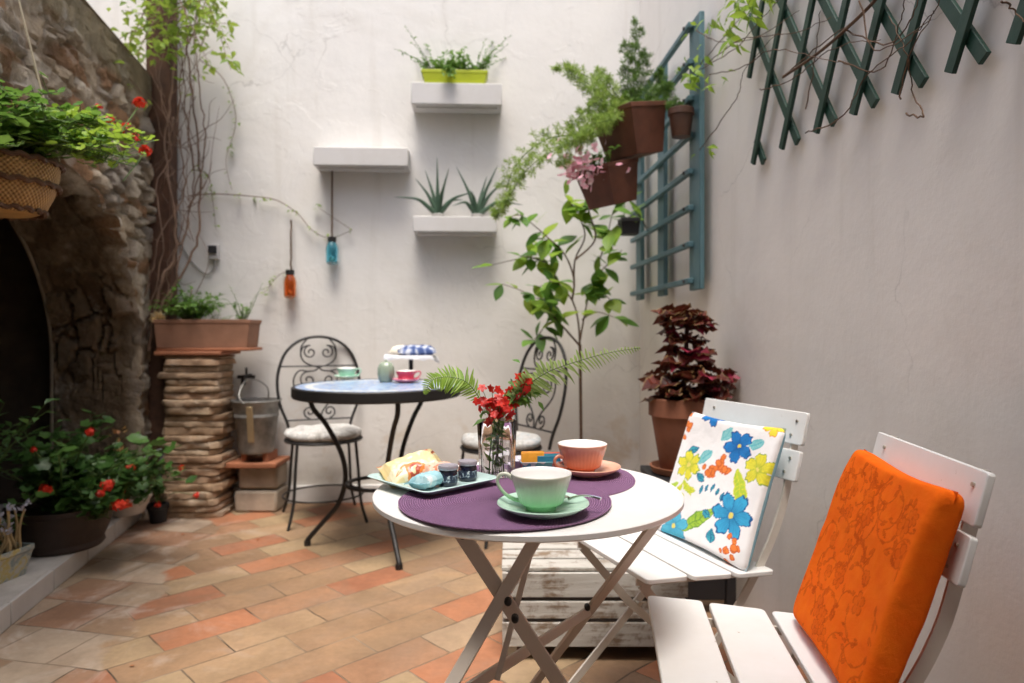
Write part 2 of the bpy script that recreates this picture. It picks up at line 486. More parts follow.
for i in range(ns):
    for j in range(nz):
        cs = [(i, j), (i + 1, j), (i + 1, j + 1), (i, j + 1)]
        if all(inside[a][b] for a, b in cs): continue
        f = []
        for a, b in cs:
            if (a, b) not in idx:
                s_, z_ = -.1 + a * step, b * step
                if inside[a][b]: s_, z_ = arch_snap(s_, z_)
                h, cell, e = rubble(s_, z_)
                band = min(1, max(0, (z_ - (TOPZ - .22)) / .06))          # smooth mortar cap
                h = h * (1 - .75 * band) + .02 * band
                idx[(a, b)] = len(mb.v); mb.v.append(left_pt(s_, z_, h))
                c = stone_tone(cell, e, s_, z_)
                c = c.lerp(V((.30, .25, .16)) * (.8 + .3 * noise.noise(V((s_ * 6, z_ * 6, 1)))), band)
                mb.col.append(c)
            f.append(idx[(a, b)])
        mb.f.append(f)
# top of the wall
o = len(mb.v)
for s_ in (-.1, 3.5): 
    for n_ in (.03, -.5): mb.v.append(left_pt(s_, TOPZ, n_)); mb.col.append(V((.3, .25, .16)))
mb.f.append([o, o + 1, o + 3, o + 2])
# the soffit and jambs of the arch, .44 m deep
DEP = .40; na, nd = 330, 34
prof = []
for k in range(na + 1):
    q = k / na * (2 * AC_Z + PI * 1.05)
    if q < AC_Z: prof.append((AC_S - AC_A, q))
    elif q < AC_Z + PI * 1.05:
        g = (q - AC_Z) / 1.05; prof.append((AC_S - AC_A * math.cos(g), AC_Z + AC_B * math.sin(g)))
    else: prof.append((AC_S + AC_A, 2 * AC_Z + PI * 1.05 - q))
o = len(mb.v)
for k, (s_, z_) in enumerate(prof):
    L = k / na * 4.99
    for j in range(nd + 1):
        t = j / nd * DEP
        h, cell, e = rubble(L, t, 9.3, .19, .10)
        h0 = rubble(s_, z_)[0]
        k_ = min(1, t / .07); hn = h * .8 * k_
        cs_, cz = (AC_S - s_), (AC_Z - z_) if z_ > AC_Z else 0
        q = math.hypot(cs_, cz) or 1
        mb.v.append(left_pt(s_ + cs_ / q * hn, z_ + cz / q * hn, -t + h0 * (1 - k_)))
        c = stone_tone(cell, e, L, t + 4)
        c = c.lerp(V((.115, .080, .045)) * (.6 + .8 * (cell * .5 + .5)), .88 * k_)  # vault's shade mixed into the stone colour behind the front edge
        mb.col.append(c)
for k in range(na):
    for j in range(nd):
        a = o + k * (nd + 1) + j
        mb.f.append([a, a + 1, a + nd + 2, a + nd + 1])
def stone_mat():
    m = MT("rubble_stone"); a = m.n("ShaderNodeAttribute", attribute_name="dye")
    n1 = m.noise(16, 6, .65); n2 = m.noise(70, 4, .6)
    c = m.mix(.6, a.outputs["Color"], m.ramp(n1, [(.25, (.28, .27, .25)), (.75, (.72, .70, .67))]), 'OVERLAY')
    c = m.mix(m.ramp(m.noise(5, 6, .6), [(.58, 0.0), (.72, .6)]), c, (.50, .46, .40))
    m.base(c).set(Roughness=.92); m.b.inputs["Specular IOR Level"].default_value = .2
    x = m.bump(m.noise(30, 7, .75), 1.0, .02); x = m.bump(n1, .5, .02, x); m.bump(n2, .6, .006, x)
    return m.m
M_stone = stone_mat()
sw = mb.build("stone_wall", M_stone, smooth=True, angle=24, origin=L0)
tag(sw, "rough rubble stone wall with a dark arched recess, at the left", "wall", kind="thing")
# added pale rim, painted as light caught on the soffit's inner edge, and the recess behind it
mb = MB()
lip = [left_pt(s_ + (AC_S - s_) * .02, z_, -DEP - .01) for s_, z_ in prof]
mb.tube(lip, .009, 8)
mb.build("lit_edge", simple("lit_edge_tone", (.20, .165, .12), .9, var=.25, bump=.5), sw)
mb = MB()
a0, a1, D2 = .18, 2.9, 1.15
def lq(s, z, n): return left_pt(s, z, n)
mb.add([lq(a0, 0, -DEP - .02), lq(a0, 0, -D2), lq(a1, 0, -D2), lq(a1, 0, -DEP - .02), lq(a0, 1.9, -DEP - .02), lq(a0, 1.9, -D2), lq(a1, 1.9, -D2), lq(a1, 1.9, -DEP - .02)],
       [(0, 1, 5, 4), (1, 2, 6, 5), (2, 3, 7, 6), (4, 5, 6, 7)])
mb.build("recess", simple("dark_render", (.06, .042, .028), .95, var=.3, bump=.5), sw, smooth=False)  # all recess faces in one very dark brown
# dark boarded door leaf standing inside the recess
dr = thing("wooden_door", "almost black boarded door set deep inside the stone arch", "door", left_pt(1.35, .085, -.98))
mb = MB()
Mx = Matrix((LD, LN, V((0, 0, 1)))).transposed()
for k in range(6): mb.box(left_pt(.75 + k * .2, .95, -1.0), (.194, .04, 1.72), Mx)
mb.build("door_leaf", M_char, dr, bevel=.004)
mb = MB()
for z_ in (.45, 1.4): mb.box(left_pt(1.25, z_, -.972), (1.1, .012, .05), Mx)
mb.build("strap_hinge", M_iron, dr)

# ---- tiled ledge running out of the arch
PZ = .085
def ledge_mat():
    m = MT("ledge_tiles"); n1 = m.noise(8, 6, .6)
    c = m.ramp(n1, [(.3, (.40, .37, .33)), (.7, (.60, .57, .53))])
    c = m.mix(m.ramp(m.noise(2.2, 6, .6), [(.5, 0.0), (.75, .6)]), c, (.26, .22, .16))
    m.base(c).set(Roughness=.7); m.bump(n1, .2, .005); return m.m
M_ledge = ledge_mat()
mb = MB()
mb.add([lq(-.1, PZ, .0), lq(3.8, PZ, .0), lq(3.8, PZ, -D2), lq(-.1, PZ, -D2)], [(0, 1, 2, 3)])
mb.add([lq(-.1, 0, .0), lq(3.8, 0, .0), lq(3.8, PZ, .0), lq(-.1, PZ, .0)], [(0, 1, 2, 3)])
lg = tag(mb.build("tiled_ledge", M_ledge, smooth=False, origin=L0), kind="structure")
mb = MB()
s_ = .02
while s_ < 3.4:
    Lt = .33; mb.box(left_pt(s_ + Lt / 2, .042, .006), (Lt - .006, .016, .082), Mx); s_ += Lt
mb.build("kerb_tile", simple("kerb_glaze", (.50, .48, .45), .5, var=.1, scale=5), lg, bevel=.003)

# ---- the house side of the court, behind the camera, and an unseen wall added beyond the stone wall to block side light
mb = MB()
wall_box(mb, V((-4.2, -1.3, 0)), V((1, 0, 0)), V((0, 1, 0)), 0, 6.0, -.02, 5.2, .3)
tag(mb.build("house_front", M_wall2, smooth=False), kind="structure")
mb = MB()
wall_box(mb, left_pt(-.3, 0, -1.25), LD, LN, 0, 6.2, -.02, 5.2, .3)
tag(mb.build("light_block_wall", M_wall2, smooth=False), kind="structure")

# unseen slab added over the camera's end of the court to hold back sky light
mb = MB(); mb.box((-1.6, -.75, 3.25), (5.2, 1.7, .8))
tag(mb.build("shade_slab", M_wall2, smooth=False), kind="structure")

# ================================================================== FURNITURE
# ---- round white folding table in front
TX, TY, TR, TZ = .031, 1.366, .304, .71
ft = thing("bistro_table", "round white folding bistro table in the foreground, laid for breakfast", "table", (TX, TY, 0))
M_top = painted_white("white_enamel", (.84, .83, .81), .32)
M_leg = simple("beige_lacquer", (.62, .55, .47), .45, var=.08, scale=6, bump=.1)
mb = MB()
mb.lathe([(TR - .03, TZ - .014), (TR - .004, TZ - .014), (TR, TZ - .011), (TR, TZ - .003), (TR - .003, TZ - .0005), (TR - .010, TZ), (.0001, TZ)], (TX, TY, 0), 128, close=False)
mb.lathe([(TR - .03, TZ - .014), (TR - .028, TZ - .006), (.0001, TZ - .006)], (TX, TY, 0), 128, close=False)
mb.build("tabletop", M_top, ft, angle=50)
def ext(a, b, z):      # continue the line a->b to height z
    t = (z - a.z) / (b.z - a.z); return a + (b - a) * t
LA0, LA1 = at(460, 531, 1.166), at(559, 683, 1.2155)
LB0, LB1 = at(545, 522, 1.22), at(438, 708, 1.10)
LC0, LC1 = at(664, 512, 1.288), at(590, 610, 1.483)
for a, b, sd_, wd in ((LA0, LA1, (1, 0, .5), .026), (LB0, LB1, (1, -.3, -.3), .022), (LC0, LC1, (1, .3, 0), .024)):
    mb = MB(); top = ext(a, b, TZ - .012); foot = ext(a, b, .012)
    mb.bar(top, foot, wd, .009, sd_)
    lgq = mb.build("leg", M_leg, ft, bevel=.0015)
    mb = MB(); mb.box(foot + V((0, 0, -.004)), (.032, .018, .016)); mb.build("rubber_foot", M_iron, lgq, bevel=.002)
mb = MB(); mb.bar(LC1, ext(LB0, LB1, LC1.z), .022, .007, (0, 0, 1)); mb.build("crossbar", M_leg, ft, bevel=.0015)
mb = MB(); mb.bar(at(531, 551, 1.205), at(497, 680, 1.18), .010, .006, (1, 0, 0)); mb.build("strut", M_leg, ft, bevel=.001)
for p, n_ in ((at(463, 534, 1.155), (0, -1, 0)), (at(508, 600, 1.165), (0, -1, 0)), (at(515, 617, 1.165), (0, -1, 0)), (at(587, 606, 1.47), (0, -1, 0))):
    mb = MB(); mb.tube([p, p + V((0, -.010, 0))], .0065, 10); mb.ball(p + V((0, -.010, 0)), .0065, 10, 6)
    mb.build("bolt", M_iron, ft)

# ---- white slatted folding chairs
M_cleg = simple("cream_steel", (.66, .61, .54), .4, var=.06, bump=.08)
M_zinc = simple("zinc_bolt", (.55, .50, .42), .35, metal=1, var=.15)
def rounded_slat(mb, c, L, W, T, M=None, n=5, r=.012):
    pts = []
    for sx, sy, a0 in ((1, 1, 0), (-1, 1, 90), (-1, -1, 180), (1, -1, 270)):
        for k in range(n):
            a = math.radians(a0 + 90 * k / (n - 1))
            pts.append((sx * (L / 2 - r) + r * math.cos(a), sy * (W / 2 - r) + r * math.sin(a)))
    m = len(pts); vs = [V((x, y, z)) for z in (-T / 2, T / 2) for x, y in pts]
    if M is not None: vs = [M @ p for p in vs]
    c = V(c)
    mb.add([p + c for p in vs], [tuple(range(m))[::-1], tuple(range(m, 2 * m))] + [(k, (k + 1) % m, m + (k + 1) % m, m + k) for k in range(m)])
C1P, C1R = V((.45, 1.251, 0)), math.radians(-97.6)
C2P, C2R = V((.409, 1.816, 0)), math.radians(-68.4)
ch = thing("folding_chair", "white slatted folding chair in the corner of the foreground, holding the orange cushion", "chair", (0, 0, 0), 0, "white folding chairs at the bistro table")
SL = .40
for k in range(3):
    y = -.19 + .061 + k * .128; z = .447 - .010 * k
    mb = MB(); rounded_slat(mb, (0, y, z), SL, .1145, .013, rot('X', (-.05, -.075, -.06)[k])); 
    mb.build("seat_slat", M_white, ch, local=True, bevel=.0025)
TILT = math.radians(-14)
for z, y, hgt in ((.775, .280, .085), (.682, .257, .078)):
    mb = MB(); rounded_slat(mb, (0, y, z), SL + .01, hgt, .012, rot('X', PI / 2 + TILT), r=.006)
    sb = mb.build("back_slat", M_white, ch, local=True, bevel=.002)
    for x in (-.165, .165):
        for dz in (-.018, .018):
            mb = MB(); c0 = V((x + (.012 if dz > 0 else 0), y - .0050 + dz * .25, z + dz)); mb.tube([c0, c0 + V((0, -.0045, .0011))], .0036, 10)
            mb.build("screw", M_zinc, sb, local=True)
for sx in (-1, 1):
    x = sx * .165
    mb = MB()
    pth = smoothpts([(x, .297, .815), (x, .272, .70), (x, .235, .56), (x, .165, .43), (x, .02, .25), (x, -.235, .008)], 6)
    mb.strip(pth, .022, .006)
    l1 = mb.build("back_leg", M_cleg, ch, local=True)
    x2 = sx * .150
    mb = MB()
    pth = [V((x2, -.170, .425)), V((x2, -.02, .25)), V((x2, .25, .008))]
    mb.strip(pth, .022, .006)
    mb.build("front_leg", M_cleg, ch, local=True)
    mb = MB(); mb.bar((x2, -.185, .433), (x2, .19, .409), .016, .005, (0, 0, 1)); mb.build("seat_rail", M_cleg, ch, local=True)
    mb = MB(); mb.tube([(x - sx * .022, .01, .243), (x + sx * .008, .01, .243)], .007, 10); mb.build("pivot_bolt", M_zinc, ch, local=True)
for y, z in ((-.215, .03), (.235, .022)):
    mb = MB(); mb.tube([(-.16, y, z), (.16, y, z)], .006, 10); mb.build("stretcher", M_cleg, ch, local=True)
dup(ch, C2P, C2R, "white slatted folding chair behind the bistro table, holding the floral cushion")
ch.location = C1P; ch.rotation_euler = (0, 0, C1R)

# ---- cushions: a puffed slab whose cloth carries a dyed pattern
def pad(Wd, Ht, Th, nx, nz, col_fn, seed, bag=0.01, puff=.5):
    """upright slab: x in [-W/2, W/2], z in [0, Ht], front at y = -Th/2; dense grid so the dye can be drawn"""
    mb = MB(); mb.col = []; e = min(Wd, Ht) * .08
    def depth(x, z):
        ux = max(0, (abs(x) - (Wd / 2 - e)) / e); uz = max(0, (abs(z - Ht / 2) - (Ht / 2 - e)) / e)
        q = min(1, math.sqrt(ux ** 3 + uz ** 3) if (ux or uz) else 0)
        cr_ = (abs(x) / Wd * 2) ** 4 * (abs(z - Ht / 2) / Ht * 2) ** 4                  # the corners are pinched flatter
        return Th / 2 * (1 - .45 * cr_) * max(.0, (1 - q ** 4)) ** puff
    for side in (-1, 1):
        o = len(mb.v)
        for j in range(nz + 1):
            for i in range(nx + 1):
                u, v_ = .5 + .5 * math.sin((2 * i / nx - 1) * 1.42) / math.sin(1.42), .5 + .5 * math.sin((2 * j / nz - 1) * 1.42) / math.sin(1.42)
                x, z = (u - .5) * Wd, v_ * Ht
                pin = 1 - .06 * (abs(2 * v_ - 1) ** 2) * 0
                wr = noise.fractal(V((x * 5 + seed, z * 4.5, side)), 1.1, 2, 4) * bag
                y = side * (depth(x, z)) + wr * (depth(x, z) / (Th / 2))
                # the edge bows a little
                x2 = x * (1 - .035 * math.sin(v_ * PI)); z2 = z + (.010 * math.sin(u * PI) * (-1 if v_ > .5 else 1) * abs(2 * v_ - 1) ** 3)
                mb.v.append(V((x2, y, z2))); mb.col.append(col_fn(u, v_, side))
        for j in range(nz):
            for i in range(nx):
                a = o + j * (nx + 1) + i; f = [a, a + 1, a + nx + 2, a + nx + 1]
                mb.f.append(f if side < 0 else f[::-1])
    return mb
def cloth(name, rough=.85, sheen=.3, trans=0.0):
    m = MT(name); a = m.n("ShaderNodeAttribute", attribute_name="dye")
    m.base(m.mix(.3, a.outputs["Color"], m.ramp(m.noise(30, 3), [(.3, .3), (.7, .7)]), 'OVERLAY')).set(Roughness=rough, Sheen_Weight=sheen)
    m.b.inputs["Specular IOR Level"].default_value = .08
    wv = m.noise(700, 2); x = m.bump(wv, .5, .0015); x = m.bump(m.noise(14, 5, .6, None, .6), .35, .010, x); m.bump(m.noise(45, 3), .2, .003, x)
    return m.m
def place(mb, M, loc):
    mb.v = [M @ p + loc for p in mb.v]; return mb
# ornament drawing in cushion space (centimetres)
def sd_seg(p, a, b):
    ax, ay = b[0] - a[0], b[1] - a[1]; t = max(0, min(1, ((p[0] - a[0]) * ax + (p[1] - a[1]) * ay) / (ax * ax + ay * ay + 1e-9)))
    return math.hypot(p[0] - a[0] - ax * t, p[1] - a[1] - ay * t), t
FW, FH = 31.0, 36.0; FS = 1.13
blue, dblue, teal, lime, yel, dgreen, oran, lteal = [V(c) for c in ((.022, .20, .54), (.012, .045, .22), (.06, .42, .50), (.40, .60, .06), (.80, .72, .06), (.10, .28, .05), (.80, .22, .05), (.30, .62, .62))]
rq = random.Random(4)
FLW = [(20.5, 29, 4.6, 5, blue, dblue, .4), (24.5, 11.5, 6.0, 6, V((.05, .38, .66)), dblue, 1.0), (6.0, 20.5, 4.4, 6, yel, dgreen, .2), (28.3, 24.5, 4.2, 5, yel, dgreen, .9),
       (10, 37, 4.0, 5, blue, dblue, .1), (7.0, 2.6, 5.2, 6, V((.10, .48, .66)), V((.03, .2, .4)), .5), (29.0, 36.5, 3.4, 5, yel, oran, .3)]
LFS = [(10, 3, 19.5, 11.5, 1.9, lime, dgreen), (22.5, 22.5, 27.5, 13.5, 2.0, lime, yel), (9.5, 22, 12.6, 26.2, 1.5, lteal, teal), (4.0, 24, 8.0, 26, 1.1, teal, dblue), (10.4, 19, 13, 17.2, 1.1, teal, dblue),
       (15, 30, 17.2, 34, 1.6, lteal, teal), (24.0, 30, 27.4, 31.5, 1.4, lteal, teal), (20, 6, 20.5, 2.4, 1.6, teal, dblue), (18, 9, 15.6, 10.2, 1.1, teal, dblue),
       (6, 16, 10, 12.5, .8, yel, lime), (6, 15, 4, 11.5, .8, yel, lime), (7, 14, 11.5, 14, .8, yel, lime), (4, 15, 1.5, 12.5, .8, lime, lime), (6.5, 12.5, 8, 9.5, .7, yel, lime)]
for k in range(6):
    LFS.append((12.5 + k * 1.9, 14.2 + 1.2 * math.sin(k * .8), 12.8 + k * 1.9, 16.4 + 1.2 * math.sin(k * .8), .55, teal, dblue))
DOT = [(rq.gauss(16.5, 1.7), rq.gauss(23.2, 1.5), rq.uniform(.75, 1.1)) for _ in range(13)] + [(rq.gauss(26.8, 1.3), rq.gauss(3.6, 1.9), rq.uniform(.6, 1.0)) for _ in range(13)] + \
      [(rq.gauss(1.6, 1), rq.gauss(31.5, 1.5), rq.uniform(.7, 1.0)) for _ in range(8)] + [(rq.gauss(14.2, 1), rq.gauss(19.8, .9), rq.uniform(.7, .95)) for _ in range(7)]
def floral(u, v_, side):
    x, y = u * FW, v_ * FH; c = V((.86, .85, .85))
    if side > 0: return V((.30, .52, .62))
    x += noise.noise(V((x * .5, y * .5, 1))) * .5; y += noise.noise(V((x * .5, y * .5, 5))) * .5
    for x0, y0, x1, y1, wd, ca, cb in LFS:
        d, t = sd_seg((x, y), (x0, y0), (x1, y1)); ww = wd * (max(0, math.sin(PI * min(1, max(0, .06 + t * .94)))) ** .7)
        if d < ww:
            c = ca.lerp(cb, .75 if (d > ww * .80 or d < .14 or abs((t * 9) % 1 - d / max(ww, .01) * .6) < .09) else .25 * (noise.noise(V((x, y, 3))) + .6))
    for cx, cy, r, n, ca, cb, ph in FLW:
        dx, dy = x - cx, y - cy; q = math.hypot(dx, dy)
        if q < r * 1.1:
            a = math.atan2(dy, dx) + ph; pet = abs(math.cos(a * n / 2)); edge = r * (.52 + .48 * pet ** .6) * (1 + .05 * math.sin(a * 17))
            if q < edge:
                s_ = q / edge; c = ca.lerp(cb, .8 if s_ > .92 else (.55 * max(0, 1 - s_ * 2.2) + (.35 if pet < .28 else 0) + .18 * abs(math.sin(a * n * 2.5)) * (s_ < .8)))
                if q < r * .13: c = V((.75, .65, .15))
    for cx, cy, r in DOT:
        q = math.hypot(x - cx, y - cy)
        if q < r: c = oran.lerp(V((.55, .10, .03)), .8 if q > r * .75 else 0)
    return c
fc = pad(.385, .368, .034, 190, 180, floral, 3.0, .005, .5)
Mc2 = Matrix.Rotation(C2R, 3, 'Z') @ rot('X', math.radians(-20))
q = C2P + Matrix.Rotation(C2R, 3, 'Z') @ V((.004, .098, .434))
place(fc, Mc2, q)
tag(fc.build("cushion", cloth("floral_cotton", .95, .05), origin=q, angle=80), "white cushion printed with blue and yellow flowers", "cushion")
# orange damask
OW, OH = 37.0, 37.0
ro = random.Random(11)
VIN, LEA, BLO = [], [], []
for k in range(70):                                      # fine tendrils, each ending in a pair of leaves
    cx, cy, r = ro.uniform(0, OW), ro.uniform(0, OH), ro.uniform(1.8, 4.6); a0 = ro.uniform(0, 2 * PI); sw = ro.uniform(1.3, 3.0) * ro.choice((-1, 1))
    VIN.append((cx, cy, r, a0, sw))
    for f in (0, .45, .75, 1.0):
        a = a0 + sw * f; x, y = cx + r * math.cos(a), cy + r * math.sin(a); ta = a + (PI / 2 if sw > 0 else -PI / 2) + ro.uniform(-.9, .9); L_ = ro.uniform(1.3, 2.4)
        LEA.append((x, y, x + L_ * math.cos(ta), y + L_ * math.sin(ta), ro.uniform(.32, .55)))
for k in range(19):
    BLO.append((ro.uniform(2, OW - 2), ro.uniform(2, OH - 2), ro.uniform(1.5, 2.5), ro.choice((5, 6)), ro.uniform(0, 6)))
def damask(u, v_, side):
    x, y = u * OW, v_ * OH; c = V((.84, .140, .008)); dk = V((.50, .062, .003)); m_ = 0
    if not (min(u, 1 - u) < .035 or min(v_, 1 - v_) < .03):
        for cx, cy, r, a0, sw in VIN:
            q = math.hypot(x - cx, y - cy)
            if abs(q - r) < .15:
                d = (math.atan2(y - cy, x - cx) - a0) * (1 if sw > 0 else -1) % (2 * PI)
                if d < abs(sw): m_ = max(m_, .55)
        for x0, y0, x1, y1, wd in LEA:
            if abs(x - x0) > 3 or abs(y - y0) > 3: continue
            d, t = sd_seg((x, y), (x0, y0), (x1, y1)); ww = wd * math.sin(PI * min(1, max(0, t * .96 + .04)))
            if d < ww: m_ = max(m_, .62 if d > ww * .6 or d < .07 else .30)
        for cx, cy, r, n, ph in BLO:
            q = math.hypot(x - cx, y - cy)
            if q < r:
                a = math.atan2(y - cy, x - cx) + ph; pe = abs(math.cos(a * n / 2)); ed = r * (.55 + .45 * pe ** .6)
                if q < ed: m_ = max(.62 if q > ed * .84 or q < r * .18 or pe < .16 else .24, 0)
    m_ *= .8 + .6 * max(0, .5 + noise.noise(V((x * .5, y * .5, 2))))
    return c.lerp(dk, max(0, min(1, m_)))
oc = pad(OW / 100, OH / 100, .058, 230, 230, damask, 8.0, .006, .34)
Mc1 = Matrix.Rotation(C1R, 3, 'Z') @ rot('X', math.radians(-20))
q = C1P + Matrix.Rotation(C1R, 3, 'Z') @ V((.022, .116, .440))
place(oc, Mc1, q)
oco = tag(oc.build("cushion", cloth("orange_damask", .95, .0), origin=q, angle=80), "thick orange cushion with a tone on tone floral damask", "cushion")

def piping(W, Hh, M, q, mat, parent, r=.0032):
    pts = []
    for k in range(80):
        t = k / 80 * 4; e = int(t); f = t - e
        x, z = ((-1 + 2 * f, 0), (1, f), (1 - 2 * f, 1), (-1, 1 - f))[e]
        pts.append(q + M @ V((x * W / 2 * (1 - .035 * math.sin(z * PI)), 0, z * Hh)))
    mb = MB(); mb.tube(pts, r, 6, closed=True); mb.build("piping", mat, parent)
if 0: piping(OW / 100, OH / 100, Mc1, q, simple("orange_piping", (.62, .10, .008), .75), oco)

# ---- weathered crate and black stool
def crate_mat():
    m = MT("weathered_white_boards"); co = m.coord("Object")
    mp = m.n("ShaderNodeMapping"); mp.inputs["Scale"].default_value = (3, 18, 30); m.l(co, mp.inputs["Vector"])
    n1 = m.noise(1.6, 7, .7, mp.outputs[0]); n2 = m.noise(11, 6, .7, co, .5)
    paint = m.mix(m.ramp(n1, [(.35, 0.0), (.7, .5)]), (.47, .455, .42), (.28, .25, .21))
    wear = m.ramp(m.math('ADD', m.math('MULTIPLY', n1, .45), m.math('MULTIPLY', n2, .6)), [(.525, 0.0), (.62, 1.0)])
    m.base(m.mix(wear, paint, m.mix(n2, (.10, .07, .05), (.24, .17, .11)))).set(Roughness=.85)
    x = m.bump(n1, .4, .006); m.bump(wear, -.3, .003, x); return m.m
M_crate = crate_mat()
cr = thing("wooden_crate", "weathered white slatted wooden crate on the tiles under the bistro table", "crate", (.25, 2.3, 0))
x0, x1, y0, y1 = -.03, .545, 2.12, 2.50
for k, (za, zb) in enumerate(((.050, .125), (.137, .190), (.203, .278))):
    for y, nm in ((y0, -1), (y1, 1)):
        mb = MB(); mb.box(((x0 + x1) / 2, y, (za + zb) / 2 - .004), (x1 - x0, .013, zb - za)); mb.build("side_board", M_crate, cr, bevel=.002)
    for x in (x0 + .007, x1 - .007):
        mb = MB(); mb.box((x, (y0 + y1) / 2, (za + zb) / 2 - .004), (.013, y1 - y0 - .014, zb - za)); mb.build("end_board", M_crate, cr, bevel=.002)
for k in range(4):
    ya = y0 + .006 + k * .094
    mb = MB(); mb.box(((x0 + x1) / 2, ya + .041, .281), (x1 - x0 + .004, .077, .012)); mb.build("top_board", M_crate, cr, bevel=.002)
for x in (x0 + .03, x1 - .03):
    for y in (y0 + .03, y1 - .03):
        mb = MB(); mb.box((x, y, .139), (.03, .03, .274)); mb.build("corner_post", M_crate, cr)
mb = MB(); mb.box(((x0 + x1) / 2, (y0 + y1) / 2, .055), (x1 - x0 - .04, y1 - y0 - .04, .012)); mb.build("bottom_board", M_char, cr)
M_black = simple("black_paint", (.012, .012, .014), .55, var=.2)
st = thing("stool", "black wooden stool under the coleus pot, behind the floral cushion's chair", "stool", (.66, 2.60, 0))
sx0, sy0 = .665, 2.60
mb = MB(); mb.box((sx0, sy0, .470), (.30, .30, .025)); mb.build("seat", M_black, st, bevel=.004)
for ax in (-1, 1):
    for ay in (-1, 1):
        mb = MB(); mb.box((sx0 + ax * .125, sy0 + ay * .125, .229), (.035, .035, .457)); mb.build("leg", M_black, st, bevel=.003)
for ay in (-1, 1):
    mb = MB(); mb.box((sx0, sy0 + ay * .125, .16), (.214, .016, .22)); mb.build("apron", M_black, st, bevel=.002)

# ---- wrought iron table with a tiled blue top
BX, BY, BR, BZ = -.635, 3.23, .385, .765
bt = thing("iron_table", "round black iron table with a blue tiled top, by the back wall", "table", (BX, BY, 0))
mb = MB(); mb.lathe([(BR - .012, BZ - .050), (BR, BZ - .050), (BR + .006, BZ - .043), (BR + .006, BZ - .004), (BR, BZ + .002), (BR - .012, BZ)], (BX, BY, 0), 80, close=False); mb.build("rim", M_iron, bt)
def mosaic():
    m = MT("blue_mosaic"); co = m.coord("Object")
    vo = m.n("ShaderNodeTexVoronoi", feature='F1', i_Scale=34.0, i_Randomness=.55); m.l(co, vo.inputs["Vector"])
    ve = m.n("ShaderNodeTexVoronoi", feature='DISTANCE_TO_EDGE', i_Scale=34.0, i_Randomness=.55); m.l(co, ve.inputs["Vector"])
    ln = m.n("ShaderNodeVectorMath", operation='LENGTH')
    sp = m.n("ShaderNodeSeparateXYZ"); m.l(co, sp.inputs[0]); cb = m.n("ShaderNodeCombineXYZ"); m.l(sp.outputs[0], cb.inputs[0]); m.l(sp.outputs[1], cb.inputs[1]); m.l(cb.outputs[0], ln.inputs[0])
    rs = m.n("ShaderNodeSeparateColor"); m.l(vo.outputs["Color"], rs.inputs[0])
    bl = m.ramp(rs.outputs[0], [(0, (.07, .17, .40)), (.5, (.16, .31, .58)), (1, (.34, .50, .72))])
    pale = m.ramp(rs.outputs[0], [(0, (.50, .55, .56)), (1, (.74, .75, .72))])
    ring = m.ramp(ln.outputs["Value"], [(.292, 0.0), (.296, 1.0), (.330, 1.0), (.334, 0.0)])
    c = m.mix(ring, bl, pale)
    c = m.mix(m.ramp(ve.outputs["Distance"], [(.04, 1.0), (.08, 0.0)]), c, (.50, .50, .48))
    m.base(c).set(Roughness=.28); return m.m
mb = MB(); mb.lathe([(BR - .010, BZ - .012), (BR - .010, BZ), (.0001, BZ)], (BX, BY, 0), 80, close=False); mb.build("tabletop", mosaic(), bt)
for a in (177, -63.5, 57):
    g = math.radians(a); e = V((math.cos(g), math.sin(g), 0)); c = V((BX, BY, 0))
    p = lambda r, z: c + e * r + V((0, 0, z))
    mb = MB(); mb.tube(smoothpts([p(.320, BZ - .03), p(.315, .66), p(.25, .58), p(.175, .44), p(.155, .32), p(.19, .20), p(.275, .10), p(.335, .03), p(.338, .012)], 7), .0115, 10)
    lgq = mb.build("leg", M_iron, bt)
    mb = MB(); mb.tube([p(.338, .024), p(.338, .0)], .016, 12); mb.build("foot", M_iron, lgq)
mb = MB(); mb.tube([V((BX, BY, .30)) + V((math.cos(k * PI / 24), math.sin(k * PI / 24), 0)) * .146 for k in range(48)], .009, 8, closed=True); mb.build("ring", M_iron, bt)

# ---- wrought iron chairs with scrolled hoop backs (local: faces -Y, back at +Y)
ic = thing("iron_chair", "black wrought iron chair with scrolled hoop back, left of the iron table", "chair", (0, 0, 0), 0, "wrought iron chairs at the blue tiled table")
SR, SZ = .205, .435
mb = MB(); mb.lathe([(SR - .02, SZ - .012), (SR, SZ - .012), (SR + .004, SZ - .005), (SR, SZ + .002), (.0001, SZ + .001)], (0, 0, 0), 56); mb.build("seat", M_iron, ic, local=True)
BW_, lean = .225, .17
def bk(x, z): return V((x, .185 + (z - SZ) * lean, z))
hoop = [(-.165, SZ - .01), (-.178, .50), (-.215, .60), (-BW_ - .005, .72), (-.215, .82), (-.175, .905), (-.10, .965), (0, .985), (.10, .965), (.175, .905), (.215, .82), (BW_ + .005, .72), (.215, .60), (.178, .50), (.165, SZ - .01)]
mb = MB(); mb.tube(smoothpts([bk(*q) for q in hoop], 6), .0085, 8); mb.build("back_hoop", M_iron, ic, local=True)
def spiral(cx, cz, r0, turns, a0, sg, tail=()):
    pts = []
    n = int(turns * 22)
    for k in range(n + 1):
        t = k / n; a = a0 + sg * turns * 2 * PI * (1 - t); r = r0 * (.16 + .84 * t)
        pts.append(bk(cx + r * math.cos(a), cz + r * math.sin(a)))
    return pts + [bk(*q) for q in tail]
